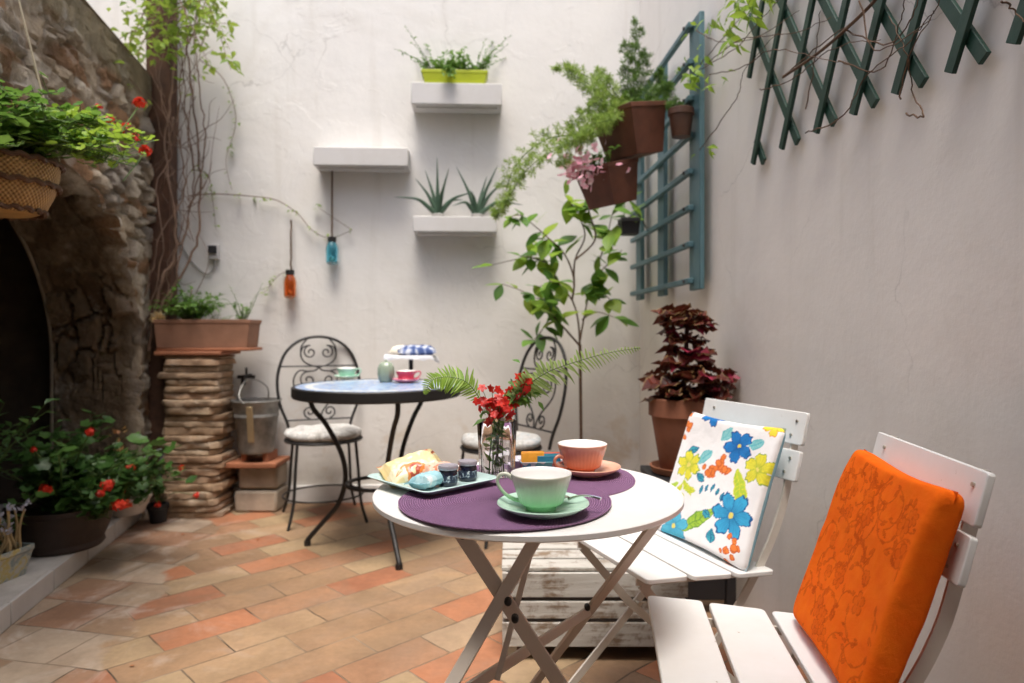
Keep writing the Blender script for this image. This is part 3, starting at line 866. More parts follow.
for sg in (-1, 1):
    sc_ = MB()
    sc_.tube(spiral(sg * .046, .895, .040, 1.35, PI / 2 if sg > 0 else PI / 2, -sg, ()), .0048, 6)                  # small top pair
    sc_.tube(smoothpts([bk(sg * .046, .935), bk(sg * .085, .925), bk(sg * .100, .885), bk(sg * .085, .845), bk(sg * .05, .822), bk(0, .808)], 5), .0048, 6)
    sc_.tube(smoothpts([bk(sg * .100, .885), bk(sg * .095, .93), bk(sg * .06, .975)], 5), .0048, 6)
    sc_.tube(spiral(sg * .060, .735, .050, 1.35, PI * .5, -sg, ()), .0048, 6)                                       # middle pair
    sc_.tube(smoothpts([bk(sg * .060, .785), bk(sg * .110, .79), bk(sg * .140, .745), bk(sg * .135, .69), bk(sg * .10, .645), bk(sg * .05, .60), bk(sg * .016, .555), bk(sg * .008, .515)], 5), .0048, 6)
    sc_.tube(smoothpts([bk(0, .808), bk(sg * .02, .79), bk(sg * .06, .785)], 4), .0048, 6)
    sc_.tube(spiral(sg * .055, .555, .036, 1.3, -PI * .5, sg, ()), .0048, 6)                                        # bottom pair
    sc_.build("back_scroll", M_iron, ic, local=True)
for z, hw in ((.815, .215), (.512, .180)):
    mb = MB(); mb.tube([bk(-hw, z), bk(hw, z)], .005, 6); mb.build("back_rail", M_iron, ic, local=True)
for sx in (-1, 1):
    for sy in (-1, 1):
        mb = MB(); mb.tube(smoothpts([(sx * .150, sy * .135, SZ - .008), (sx * .160, sy * .148, .30), (sx * .172, sy * .165, .12), (sx * .20, sy * .195, .0)], 6), .0080, 8)
        mb.build("leg", M_iron, ic, local=True)
mb = MB(); mb.tube([(.215 * math.cos(k * PI / 20), .20 * math.sin(k * PI / 20), .13) for k in range(40)], .005, 6, closed=True); mb.build("leg_ring", M_iron, ic, local=True)
IC1P, IC1R = V((-1.03, 3.74, 0)), math.radians(22)
IC2P, IC2R = V((-.055, 3.47, 0)), math.radians(-60)
dup(ic, IC2P, IC2R, "black wrought iron chair seen from the side, right of the iron table")
ic.location = IC1P; ic.rotation_euler = (0, 0, IC1R)
def seat_pad_mat(name, spots):
    m = MT(name); n = m.noise(16, 5, .6, None, .6)
    c = m.ramp(n, [(.40, (.56, .55, .53)), (.48, (.34, .34, .33)), (.54, (.60, .59, .57)), (.62, spots), (.70, (.55, .54, .52))])
    m.base(c).set(Roughness=.9, Sheen_Weight=.2); m.bump(m.noise(22, 5), .35, .01); return m.m
def seat_pad(P_, R_, seed):
    mb = MB(); n, k_ = 44, 9; prof = []
    for i in range(k_ + 1):
        a = -PI / 2 + PI * i / k_; prof.append((.175 + .030 * math.cos(a), SZ + .026 + .025 * math.sin(a)))
    prof = [(.0001, SZ + .003)] + prof + [(.10, SZ + .057), (.0001, SZ + .054)]
    mb.lathe(prof, (0, 0, 0), n, rib=lambda g, r, z, i: r * (1 + .05 * noise.noise(V((math.cos(g) * 2, math.sin(g) * 2, seed)))), close=False)
    Mz = Matrix.Rotation(R_, 3, 'Z')
    for p in mb.v: p.z += noise.noise(V((p.x * 12, p.y * 12, seed))) * .010 * (p.z > SZ + .04)
    mb.v = [Mz @ p + P_ for p in mb.v]
    return mb
tag(seat_pad(IC1P, IC1R, 1).build("seat_pad", seat_pad_mat("printed_pad", (.24, .23, .21)), origin=IC1P + V((0, 0, SZ))), "grey and white seat pad on the iron chair left of the iron table", "seat pad")
tag(seat_pad(IC2P, IC2R, 5).build("seat_pad", seat_pad_mat("printed_pad_blue", (.25, .33, .38)), origin=IC2P + V((0, 0, SZ))), "white seat pad on the iron chair right of the iron table", "seat pad")

# ================================================================== ON THE WALLS
MB3 = Matrix((BD, -BN, V((0, 0, 1)))).transposed()          # back wall frame: x along, y into the wall
MR3 = Matrix((RD, RN, V((0, 0, 1)))).transposed()
M_shelf = painted_white("shelf_paint", (.56, .55, .54), .65)
def shelf(pxa, pxb, pya, pyb, prot, label):
    """floating shelf; the pixels are those of its front face"""
    a, b = on_back(pxa, pya, prot), on_back(pxb, pyb, prot)
    L = (b - a).dot(BD); h = a.z - b.z
    c = a + BD * L / 2 - BN * prot / 2; c.z = b.z + h / 2
    mb = MB(); mb.box(c, (L, prot, h), MB3)
    o = mb.build("wall_shelf", M_shelf, origin=(c.x, c.y, b.z), bevel=.004)
    tag(o, label, "shelf", "floating shelves on the back wall")
    mb = MB(); mb.box(c + V((0, 0, -h / 2 - .004)) - BN * .01, (L * .9, prot * .55, .008), MB3); mb.build("bracket", M_shelf, o)
    return c, L, h, a.z
cA = shelf(313, 408, 146.5, 166, .16, "wide empty floating shelf with the blue bottle hanging under it")
cB = shelf(411, 502, 82, 105, .17, "highest floating shelf, with the lime green planter on it")
cC = shelf(413, 497, 216, 232, .15, "lower floating shelf with the aloes on it")

M_lime = simple("lime_plastic", (.36, .42, .012), .4, var=.08)
def trough(c, L, D, h, mat, parent, M3, taper=.85, lip=.012, ribs=0, soil=True, th=.008):
    """rectangular planter, open top with soil; c = centre of its base"""
    mb = MB(); c = V(c)
    def ring(l, d, z): return [c + M3 @ V((x * l / 2, y * d / 2, z)) for x, y in ((-1, -1), (1, -1), (1, 1), (-1, 1))]
    rs = [ring(L * taper, D * taper, 0), ring(L * .97, D * .97, h - .022), ring(L, D, h - .020), ring(L, D, h), ring(L - 2 * th, D - 2 * th, h), ring(L - 2 * th, D - 2 * th, h - .025)]
    vs = [p for r in rs for p in r]; fs = [(3, 2, 1, 0)]
    for i in range(len(rs) - 1):
        for k in range(4):
            l = (k + 1) % 4; fs.append((i * 4 + k, i * 4 + l, i * 4 + 4 + l, i * 4 + 4 + k))
    mb.add(vs, fs); o = mb.build("pot", mat, parent, bevel=.003)
    if soil:
        mb = MB(); mb.add(ring(L - 2 * th - .001, D - 2 * th - .001, h - .018), [(0, 1, 2, 3)]); mb.build("soil", M_soil, parent, smooth=False)
    return o
L_herb = leafmat("herb_leaf", (.05, .13, .02), (.10, .24, .035), (.22, .38, .07))
L_lime = leafmat("fresh_leaf", (.10, .22, .02), (.20, .36, .035), (.36, .50, .06), trans=.45)
L_dark = leafmat("dark_leaf", (.012, .035, .010), (.03, .085, .018), (.07, .15, .03), rough=.3, trans=.2)
L_ger = leafmat("geranium_leaf", (.016, .05, .010), (.036, .095, .018), (.085, .18, .035), trans=.22)
M_stem = simple("green_stem", (.08, .14, .03), .6)
M_twig = simple("brown_twig", (.10, .055, .03), .85, var=.3, bump=.4)
M_red = leafmat("red_petal", (.42, .015, .008), (.62, .03, .012), (.78, .07, .03), trans=.3)
M_pink = leafmat("pink_petal", (.86, .20, .38), (.90, .44, .58), (.93, .86, .86), trans=.4)
def sprigs(mbS, mbL, base, n, length, leaf, spread=.6, seed=0, droop=.25, width=.5, per=9, up=V((0, 0, 1)), box=None, whorl=1, start=.25):
    """thin curving stems carrying pairs of leaves"""
    rr = random.Random(seed)
    for k in range(n):
        b = V(base)
        if box: b = b + box[0] * rr.uniform(-.5, .5) + box[1] * rr.uniform(-.5, .5)
        d = (up + rdir(-.2, .3, rr) * spread * rr.uniform(.3, 1.3)).normalized(); L = length * rr.uniform(.55, 1.1)
        pts = [b]; dd = d.copy()
        for j in range(6):
            pts.append(pts[-1] + dd * L / 6); dd = (dd + V((0, 0, -droop * .33)) + rdir(rr=rr) * .12).normalized()
        mbS.tube(pts, [.0022 * (1 - .12 * j) * (1 + L) for j in range(7)], 5, caps=False)
        for j in range(per):
            t = start + (1 - start) * (j + rr.random()) / per; q = t * 6; i = min(5, int(q)); p = pts[i].lerp(pts[i + 1], q - i)
            for s_ in range(whorl):
                ld = ((pts[i + 1] - pts[i]).normalized() * .5 + rdir(-.5, .6, rr)).normalized()
                L1 = leaf * rr.uniform(.6, 1.2)
                mbL.leaf(p, ld, V((0, 0, 1)) + rdir(rr=rr) * .4, L1, L1 * width, rr.uniform(.05, .35), rr.uniform(.1, .6))
# lime planter with herbs
pB = on_back(455, 82, .085); pB.z = cB[3]
pp = thing("potted_plant", "lime green planter of bushy herbs on the highest shelf", "potted plant", pB)
trough(pB, .385, .13, .085, M_lime, pp, MB3, .88)
s1, l1 = MB(), MB()
sprigs(s1, l1, pB + V((0, 0, .07)), 46, .16, .034, .8, 3, .3, .55, 9, box=(BD * .30, BN * .07))
sprigs(s1, l1, pB + V((-.12, 0, .08)), 7, .30, .020, .7, 5, .25, .5, 14, up=V((-.6, 0, .9)))
sprigs(s1, l1, pB + V((.12, 0, .08)), 7, .32, .020, .6, 6, .2, .5, 14, up=V((.55, 0, .95)))
sprigs(s1, l1, pB + BN * .06 + V((-.02, 0, .07)), 9, .13, .024, .6, 8, 1.2, .7, 9, up=V((0, -.8, .3)))
s1.build("stem", M_stem, pp); l1.build("foliage", L_herb, pp)

# aloes
L_aloe = leafmat("aloe_leaf", (.035, .07, .045), (.06, .11, .07), (.10, .16, .10), trans=.05)
def aloe(px, label, tips, seed):
    b = on_back(px, 216, .08); b.z = cC[3]; rr = random.Random(seed)
    t = thing("aloe_plant", label, "plant", b, 0, "aloes on the lower shelf")
    mb = MB()
    mb.lathe([(.028, 0), (.036, .022), (.034, .024), (.0001, .022)], b, 20, close=False); mb.build("pot", simple("grey_pot", (.45, .44, .42), .7), t)
    for tx, ty, off in tips:
        tip = on_back(tx, ty, off); mid = b.lerp(tip, .5) + V((0, 0, .03 + .25 * max(0, .25 - (tip.z - b.z)) * .6))
        pts = smoothpts([b + V((0, 0, .01)), b.lerp(mid, .5) + V((0, 0, .015)), mid, tip], 5)
        m = len(pts); mb = MB()
        mb.tube(pts, [.015 * (1 - (k / (m - 1)) ** 1.7) + .0006 for k in range(m)], 6); mb.build("leaf", L_aloe, t, angle=60)
aloe(438, "aloe with upright leaves, nearest the left end of the lower shelf", [(437, 157, .09), (449, 168, .12), (425, 170, .06), (415, 178, .10), (394, 197, .16), (474, 192, .13), (463, 200, .03), (444, 185, .16)], 1)
aloe(477, "aloe with spreading leaves beside the fern's drooping frond", [(498, 165, .10), (456, 166, .07), (492, 180, .04), (505, 180, .08), (523, 205, .14), (470, 190, .15), (452, 206, .16), (487, 176, .02)], 2)

# hanging bottles
def glass(name, c, rough=.08, ior=1.45):
    m = MT(name); m.base(c).set(Roughness=rough, Transmission_Weight=1.0, IOR=ior); return m.m
def bottle(top, bot, rodtop, label, gm, rodmat, name, cat):
    r = .035 if cat else .03; t = thing("hanging_jar", label, "jar lantern", bot, 0, "coloured jars hanging on the back wall")
    h = top.z - bot.z; mb = MB()
    mb.lathe([(.024, 0), (.034, .008), (.036, h * .55), (.030, h * .72), (.021, h * .80), (.021, h * .97), (.017, h * .97), (.018, h * .8), (.031, h * .55), (.029, .012), (.0001, .010)], bot, 24, close=False)
    mb.build("jar", gm, t)
    mb = MB(); mb.lathe([(.0235, h * .82), (.0245, h * .82), (.0245, h), (.0001, h + .002)], bot, 20); mb.build("lid", M_iron, t)
    mb = MB(); pts = [rodtop.lerp(top, k / 8) + V((noise.noise(V((k, bot.x, 0))) * .006, 0, 0)) for k in range(9)]
    mb.tube(pts, .0055, 7); mb.build("hanger", rodmat, t)
    mb = MB(); mb.ball(bot + V((0, 0, .03)), .016, 10, 6); mb.build("tea_light", simple("wax", (.75, .72, .62), .5), t)
bottle(on_back(332, 237, .05), on_back(332, 264, .05), on_back(332, 171, .05), "blue glass jar hanging under the wide empty shelf", glass("blue_glass", (.38, .82, .95)), M_twig, "b", True)
bottle(on_back(291, 270, .05), on_back(290, 298, .05), on_back(291, 220, .03), "amber red glass jar hanging on the wall above the iron chair", glass("amber_glass", (.95, .42, .18)), M_twig, "r", False)

# socket box with its cable
p = on_back(214, 252, .02)
sbx = thing("socket_box", "small black and white socket box on the back wall, cable below", "socket", p)
mb = MB(); mb.box(p, (.058, .035, .085), MB3); mb.build("backplate", M_shelf, sbx, bevel=.003)
mb = MB(); mb.box(p + BN * .024 + V((0, 0, .012)), (.046, .016, .046), MB3); mb.build("cover", M_black, sbx, bevel=.003)
mb = MB(); mb.tube(smoothpts([p + V((0, 0, -.042)), on_back(214, 268, .012), on_back(206, 274, .012), on_back(192, 262, .012), on_back(182, 246, .015), on_back(176, 236, .03)], 6), .0045, 6); mb.build("cable", simple("grey_cable", (.30, .29, .27), .6), sbx)

# brown post in the corner, vine stems climbing it
M_post = simple("weathered_brown_timber", (.085, .040, .022), .85, var=.35, scale=14, bump=.5, bscale=50)
pa = on_back(162, 300, .10)
mb = MB(); mb.box((pa.x, pa.y, 1.75), (.135, .10, 3.5), MB3)
tag(mb.build("timber_post", M_post, origin=(pa.x, pa.y, 0), bevel=.006), "dark brown timber post standing in the corner by the stone wall", "post")

# ---- climbing vine in the corner
vine = thing("climbing_vine", "leafy vine climbing the brown corner post and trailing on the wall", "vine", (pa.x + .03, pa.y - .12, 0))
rv = random.Random(21)
L_vine = leafmat("vine_leaf", (.08, .17, .02), (.17, .29, .04), (.34, .44, .07), trans=.45)
vs_, vl = MB(), MB()
def obk(px, py, off): return on_back(px, py, off)
stems = [
    ([(150, 350, .22), (158, 290, .24), (176, 250, .20), (172, 200, .22), (165, 140, .20), (175, 70, .18), (172, -10, .2)], .011),
    ([(142, 345, .20), (165, 300, .2), (196, 245, .10), (200, 190, .06), (196, 130, .05), (188, 60, .05), (184, -20, .05)], .010),
    ([(160, 330, .20), (176, 280, .18), (188, 215, .12), (205, 150, .05), (200, 90, .05), (195, 30, .05), (205, -30, .05)], .007),
    ([(135, 330, .22), (150, 280, .24), (160, 235, .24), (184, 190, .18), (178, 120, .18), (190, 40, .1), (230, -20, .08)], .006),
    ([(170, 310, .18), (168, 262, .20), (186, 232, .16), (194, 170, .10), (186, 110, .10), (178, 30, .14), (150, -25, .3)], .006),
    ([(148, 320, .24), (163, 240, .26), (156, 185, .26), (172, 150, .22), (160, 90, .22), (168, 20, .22), (160, -30, .2)], .005),
]
for pts, r in stems:
    P_ = smoothpts([obk(*q) for q in pts], 7)
    P_ = [p_ + rdir(rr=rv) * .008 for p_ in P_]
    vs_.tube(P_, [.72 * r * (1.1 - .5 * k / len(P_)) for k in range(len(P_))], 6)
def trail(mbS, mbL, pts, r, n, leaf, rr, width=.55, off=.02, jit=.03, mat=None):
    P_ = smoothpts(pts, 6); mbS.tube(P_, [r * (1 - .6 * k / len(P_)) for k in range(len(P_))], 5, caps=False)
    for k in range(n):
        i = rr.randrange(1, len(P_) - 1); p_ = P_[i] + rdir(rr=rr) * jit * rr.random()
        L1 = leaf * rr.uniform(.5, 1.2); d = (rdir(-.7, .5, rr) + V((0, -.4, 0))).normalized()
        mbL.leaf(p_, d, V((0, -.4, 1)) + rdir(rr=rr) * .5, L1, L1 * width, rr.uniform(0, .3), rr.uniform(.1, .6))
for k in range(60):                                            # a tangle of thin dry twigs about the post
    x_, y_ = rv.gauss(180, 14), rv.uniform(20, 300); o_ = rv.uniform(.05, .24); pts = [obk(x_, y_, o_)]
    dx_, dy_ = rv.gauss(0, 9), rv.uniform(-34, 26)
    for j in range(3): x_ += dx_ + rv.gauss(0, 5); y_ += dy_ + rv.gauss(0, 8); pts.append(obk(x_, y_, max(.03, o_ + rv.gauss(0, .03))))
    P_ = smoothpts(pts, 4); vs_.tube(P_, [.0026 * (1 - .05 * q_) for q_ in range(len(P_))], 5, caps=False)
# trailing stems over the wall
trail(vs_, vl, [obk(188, 196, .05), obk(214, 194, .03), obk(248, 196, .03), obk(276, 200, .03), obk(298, 214, .03), obk(312, 230, .03), obk(330, 238, .03), obk(352, 230, .03)], .004, 46, .026, rv)
trail(vs_, vl, [obk(200, 60, .06), obk(224, 80, .04), obk(236, 120, .04), obk(226, 160, .03), obk(232, 190, .03)], .003, 34, .030, rv)
trail(vs_, vl, [obk(195, 170, .05), obk(208, 175, .04), obk(212, 195, .04), obk(216, 230, .03)], .003, 22, .032, rv)
trail(vs_, vl, [obk(290, 270, .03), obk(278, 276, .03), obk(268, 288, .04), obk(262, 296, .03)], .002, 18, .028, rv)
trail(vs_, vl, [obk(352, 230, .03), obk(322, 210, .03), obk(318, 205, .04)], .002, 6, .028, rv)
# leafy canopy at the top of the post
for k in range(34):
    a = obk(rv.uniform(150, 200), rv.uniform(-70, 60), rv.uniform(.15, .5))
    e = obk(rv.uniform(80, 250), min(125, max(-60, rv.gauss(30, 42))), rv.uniform(.1, .75))
    m_ = a.lerp(e, .5) + V((0, 0, rv.uniform(-.05, .10)))
    P_ = smoothpts([a, m_, e], 5); vs_.tube(P_, [.0035 * (1 - .07 * q_) for q_ in range(len(P_))], 5, caps=False)
    for j in range(24):
        p_ = P_[rv.randrange(2, len(P_))] + rdir(rr=rv) * .07 * rv.random(); L1 = rv.uniform(.026, .062)
        vl.leaf(p_, rdir(-.7, .3, rv), V((0, 0, 1)) + rdir(rr=rv) * .5, L1, L1 * .58, rv.uniform(0, .3), rv.uniform(.1, .5))
trail(vs_, vl, [obk(150, 105, .4), obk(135, 85, .5), obk(122, 72, .5), obk(110, 66, .5)], .003, 14, .05, rv)
vs_.build("vine_stem", simple('vine_bark', (.17, .105, .07), .85, var=.35, bump=.4), vine); vl.build("foliage", L_vine, vine)

# ---- blue ladder trellis on the right wall
M_blue = simple("blue_grey_paint", (.080, .165, .190), .55, var=.12, scale=8, bump=.2, bscale=40)
tr = thing("ladder_trellis", "blue grey wooden ladder trellis on the right wall, near the corner", "trellis", on_right(672, 290, .05))
def rw_pt(y, z, off): 
    t = (y - R0.y) / RD.y; q = R0 + RD * t + RN * off; return V((q.x, q.y, z))
posts = [(2.93, .14), (3.47, .12), (3.95, .12)]
for y, wd in posts:
    mb = MB(); mb.box(rw_pt(y, 1.78, .045), (wd, .022, 1.165), MR3); mb.build("post", M_blue, tr, bevel=.003)
for k in range(8):
    z = 1.237 + k * .157
    mb = MB(); a, b = rw_pt(2.93, z, .070), rw_pt(4.05, z, .070); mb.bar(a, b, .024, .024, (0, 0, 1)); s_ = mb.build("rail", M_blue, tr, bevel=.003)
    mb = MB(); q = rw_pt(2.975, z, .086); mb.tube([q, q + RN * .006], .008, 10); mb.build("bolt", M_black, s_)

# ---- green expanding lattice higher on the right wall
M_green = simple("dark_green_paint", (.012, .050, .034), .5, var=.2, scale=12, bump=.2, bscale=60)
gl = thing("lattice_trellis", "dark green expanding lattice high on the right wall, at the frame's right", "trellis", on_right(860, 80, .02))
endF = [(749, 78), (753, 164), (781.6, 149), (816, 133), (853, 114.5), (895.6, 94), (950, 73), (1013, 44)]     # lower ends of the laths leaning away
def lath(p0, q, ln, off, wd):
    a = p0; d = q.normalized(); mb = MB(); mb.bar(a, a + d * ln, wd, .010, RN.cross(d)); mb.build("lath", M_green, gl, bevel=.0015)
upF = (RD * -.47 + V((0, 0, .88))).normalized(); upB = (RD * .56 + V((0, 0, .83))).normalized()
pF = [on_right(px, py, .032) for px, py in endF]
endBk = [(764, 162), (798, 142), (834.5, 123), (875.6, 104), (924, 83), (985, 58.5)]
pB_ = [on_right(px, py, .020) for px, py in endBk]
for k in range(1, 4):                                          # the lattice runs on past the frame
    pF.append(pF[7] + (pF[7] - pF[6]) * k); pB_.append(pB_[5] + (pB_[5] - pB_[4]) * k)
ztop = 2.75
for k, p_ in enumerate(pF): lath(p_, upF, (ztop - p_.z) / upF.z, 0, .028)
for k, p_ in enumerate(pB_): lath(p_, upB, .115 if k == 0 else min((ztop - p_.z) / upB.z, .16 + .50 * k), 0, .028)

# ---- vine over the right wall
rvn = thing("climbing_vine", "sparse vine with bare twigs hanging over the green lattice", "vine", on_right(790, 0, .05))
rs_, rl = MB(), MB(); ry = random.Random(5)
def orr(px, py, off=.06): return on_right(px, py, off)
tw = [
    [(690, 78), (712, 50), (738, 20), (760, -20)], [(700, 70), (735, 48), (762, 18), (800, -25)], [(704, 66), (740, 40), (790, 34), (830, 18)],
    [(700, 150), (722, 120), (738, 95), (745, 70), (780, 30)], [(783, 77), (820, 45), (862, 15), (885, -15)], [(806, 133), (840, 118), (868, 75), (905, 45), (935, 10)],
    [(838, 60), (880, 70), (900, 20), (905, -10)], [(860, 0), (875, 50), (930, 20)], [(905, 113), (925, 117), (914, 95), (905, 50), (890, 15)], [(710, 75), (745, 66), (770, 50), (810, 55), (850, 65)],
    [(806, 110), (815, 60), (820, 10)], [(1003, 0), (1015, 12), (1030, 24)], [(760, 90), (790, 80), (835, 48), (880, 40)], [(696, 30), (720, 42), (760, 36), (800, 10)], [(900, 100), (908, 60), (940, 0)], [(845, 30), (890, 44), (915, 10), (920, -20)],
]
for q in tw:
    P_ = smoothpts([orr(a, b, .055 + ry.uniform(-.01, .05)) for a, b in q], 7)
    rs_.tube([p_ + rdir(rr=ry) * .003 for p_ in P_], [.0021 * (1 - .6 * k / len(P_)) for k in range(len(P_))], 5)
rs_.tube(smoothpts([orr(783, 77, .07), orr(822, 50, .07), orr(868, 8, .07), orr(885, -15, .07)], 6), .0042, 6)
rs_.build("twig", M_twig, rvn)
for k in range(120):
    c_ = ry.choice([(735, 5), (748, 12), (728, 25), (740, 0), (765, -8), (700, 62), (730, 38), (690, 72), (712, 22)]) if k > 16 else (ry.choice([(716, 78), (703, 150), (688, 80), (690, 35)]))
    p_ = orr(c_[0] + ry.gauss(0, 7), c_[1] + ry.gauss(0, 6), ry.uniform(.05, .16)); L1 = ry.uniform(.03, .07)
    rl.leaf(p_, rdir(-.9, .2, ry), RN + V((0, 0, .6)) + rdir(rr=ry) * .4, L1, L1 * .42, .15, .3)
rl.build("foliage", L_lime, rvn)

# small shoots hanging in the picture's upper right of the back wall
# ---- pots hung on the ladder trellis
def hook(mb, a, b, c): mb.tube([a, b, c], .003, 6)
M_wet = simple("damp_terracotta", (.125, .044, .024), .6, var=.3, scale=9, bump=.25, bscale=60)
def slant_trough(name, label, px, py, d, L, D, h, tilt, mat, yaw=0.0):
    c = at(px, py, d); M3 = Matrix.Rotation(yaw, 3, 'Z') @ Matrix((RD, RN, V((0, 0, 1)))).transposed() @ rot('X', tilt)
    t = thing(name, label, "potted plant", c, 0)
    trough(c, L, D, h, mat, t, M3, .74, th=.009)
    return t, c, M3
f1, c1_, M1 = slant_trough("potted_fern", "terracotta trough of feathery asparagus fern hung highest on the blue trellis", 635, 157, 3.02, .25, .22, .21, math.radians(-12), M_wet, math.radians(32))
def needle_frond(mbS, mbL, pts, r, seed, ln=.055, dens=70, w=.0027, taper=True):
    rr = random.Random(seed); P_ = smoothpts(pts, 8); n = len(P_)
    mbS.tube(P_, [r * (1 - .7 * k / n) for k in range(n)], 5, caps=False)
    for k in range(1, n - 1):
        t = (P_[k + 1] - P_[k - 1]).normalized(); env = (math.sin(PI * (.12 + .86 * k / n)) ** .55)
        for j in range(2):
            sd_ = t.cross(rdir(rr=rr)).normalized(); p_ = P_[k].lerp(P_[k + 1], rr.random())
            bd = (sd_ + t * .5).normalized(); bl = ln * env * rr.uniform(.6, 1.1)
            for q in range(dens // 2):
                s_ = rr.random() ** .8; b_ = p_ + bd * bl * s_
                d = (rdir(rr=rr) + bd * .5).normalized(); mbL.dia(b_, d, rdir(rr=rr), rr.uniform(.014, .030), w)
L_asp = leafmat("asparagus_needle", (.10, .20, .03), (.22, .36, .06), (.40, .52, .12), trans=.4)
L_aspd = leafmat("asparagus_needle_deep", (.05, .12, .02), (.10, .20, .035), (.18, .30, .06), trans=.35)
fs, fn, fd = MB(), MB(), MB()
top = c1_ + M1 @ V((0, 0, .20)); 
def a3(px, py, d): return at(px, py, d)
fr = [
    ([top, a3(585, 132, 2.95), a3(545, 140, 2.92), a3(516, 165, 2.92), a3(503, 200, 2.95), a3(497, 215, 2.97)], .075),
    ([top, a3(590, 140, 2.85), a3(555, 150, 2.82), a3(525, 172, 2.82), a3(506, 205, 2.85)], .065),
    ([top, a3(612, 95, 3.0), a3(585, 75, 2.95), a3(556, 66, 2.95)], .06),
    ([top, a3(606, 105, 2.9), a3(590, 85, 2.85), a3(567, 72, 2.8)], .06),
    ([top, a3(622, 110, 2.95), a3(600, 105, 2.9), a3(585, 110, 2.85), a3(570, 130, 2.85)], .06),
    ([top, a3(618, 115, 3.1), a3(598, 90, 3.1), a3(600, 70, 3.1)], .055),
    ([top, a3(600, 125, 2.85), a3(575, 140, 2.8), a3(562, 165, 2.8)], .055),
    ([top, a3(620, 100, 3.0), a3(606, 80, 2.9)], .06),
    ([top, a3(610, 120, 2.8), a3(592, 125, 2.75), a3(580, 140, 2.75)], .06),
]
for k, (pts, ln) in enumerate(fr): needle_frond(fs, fn, pts, .003, 40 + k, ln * .85, 84 if k > 1 else 100)
for k, pts in enumerate([[top, a3(634, 80, 3.05), a3(637, 22, 3.05)], [top, a3(640, 85, 3.1), a3(645, 52, 3.1)], [top, a3(628, 80, 3.0), a3(628, 45, 3.0)], [top, a3(655, 95, 3.05), a3(670, 85, 3.0)], [top, a3(650, 95, 3.1), a3(660, 72, 3.1)], [top, a3(660, 105, 3.0), a3(676, 104, 2.95)]]):
    needle_frond(fs, fd, pts, .003, 70 + k, .050, 130)
fs.build("stem", M_stem, f1); fn.build("foliage", L_asp, f1); fd.build("foliage", L_aspd, f1)
mb = MB()
for dx in (-.08, .08):
    p1 = c1_ + M1 @ V((dx, -.08, .19)); p2 = c1_ + M1 @ V((dx, -.10, .0)); mb = MB(); mb.tube([c1_ + M1 @ V((dx, .10, .187)), p1, p1 + M1 @ V((0, -.06, .02)), p1 + M1 @ V((0, -.065, -.02))], .0035, 6); mb.build("hanger", M_iron, f1)
f2, c2_, M2 = slant_trough("potted_flower", "smaller terracotta trough of pink flowers hung below the asparagus fern", 613, 205, 3.05, .22, .19, .18, math.radians(-15), M_wet, math.radians(32))
ps, pl, pf = MB(), MB(), MB(); rp = random.Random(9)
top2 = c2_ + M2 @ V((0, .04, .16))
sprigs(ps, pl, top2, 26, .14, .026, .9, 12, .4, .7, 8, up=(V((-.55, -.3, .7))), box=(RD * .14, RN * .08))
for k in range(90):
    p_ = at(rp.gauss(582, 15), rp.gauss(163, 13) + 0, rp.uniform(2.74, 2.98))
    if k % 4 == 0: p_ = at(rp.gauss(573, 4), rp.gauss(168, 7), 2.9)
    dr_ = (rdir(-.2, 1, rp) + V((-.5, -.8, .2))).normalized()
    for q in range(5):
        a = q * 2 * PI / 5; u_ = dr_.orthogonal().normalized(); v2 = dr_.cross(u_)
        pf.leaf(p_, u_ * math.cos(a) + v2 * math.sin(a) + dr_ * .3, dr_, .017, .015, .05, .1, (0.2, .8, 1, .7, 0))
ps.build("stem", M_stem, f2); pl.build("foliage", L_herb, f2); pf.build("flower", M_pink, f2)
mb = MB(); mb.tube([c2_ + M2 @ V((0, -.08, .165)), c2_ + M2 @ V((0, -.13, .19)), c2_ + M2 @ V((0, -.14, .13))], .0035, 6); mb.build("hanger", M_iron, f2)
def round_pot(c, r, h, mat, parent, taper=.72, lip=.12, n=36, soil=True, sx=1):
    mb = MB(); hl = h * .25
    mb.lathe([(r * taper * .96, 0), (r * taper, .004), (r * .92, h - hl), (r, h - hl + .002), (r, h - .003), (r - .004, h), (r - .012, h), (r - .016, h - .03)], c, n, close=True if not soil else True)
    o = mb.build("pot", mat, parent, angle=40)
    mb = MB(); mb.lathe([(r - .011, h - .020), (.0001, h - .014)], c, n, close=False); mb.build("soil", M_soil, parent)
    return o
c3 = at(681, 137, 2.92)
t3 = thing("hanging_pot", "small empty brown pot hooked on the blue trellis post", "pot", c3)
round_pot(c3, .055, .12, simple("brown_glaze", (.085, .038, .022), .5, var=.3), t3)
mb = MB(); mb.tube([c3 + V((.03, .02, .12)), c3 + V((.05, .04, .16)), rw_pt(2.99, 2.0, .09)], .003, 6); mb.build("hanger", M_iron, t3)
c4 = at(629, 235, 3.55)
t4 = thing("hanging_pot", "small black square pot hooked at the trellis's far end", "pot", c4)
trough(c4, .10, .10, .085, M_black, t4, MR3, .85)
mb = MB(); mb.tube([c4 + V((.03, .03, .085)), c4 + V((.06, .05, .12)), rw_pt(3.62, 1.545, .08)], .003, 6); mb.build("hanger", M_iron, t4)

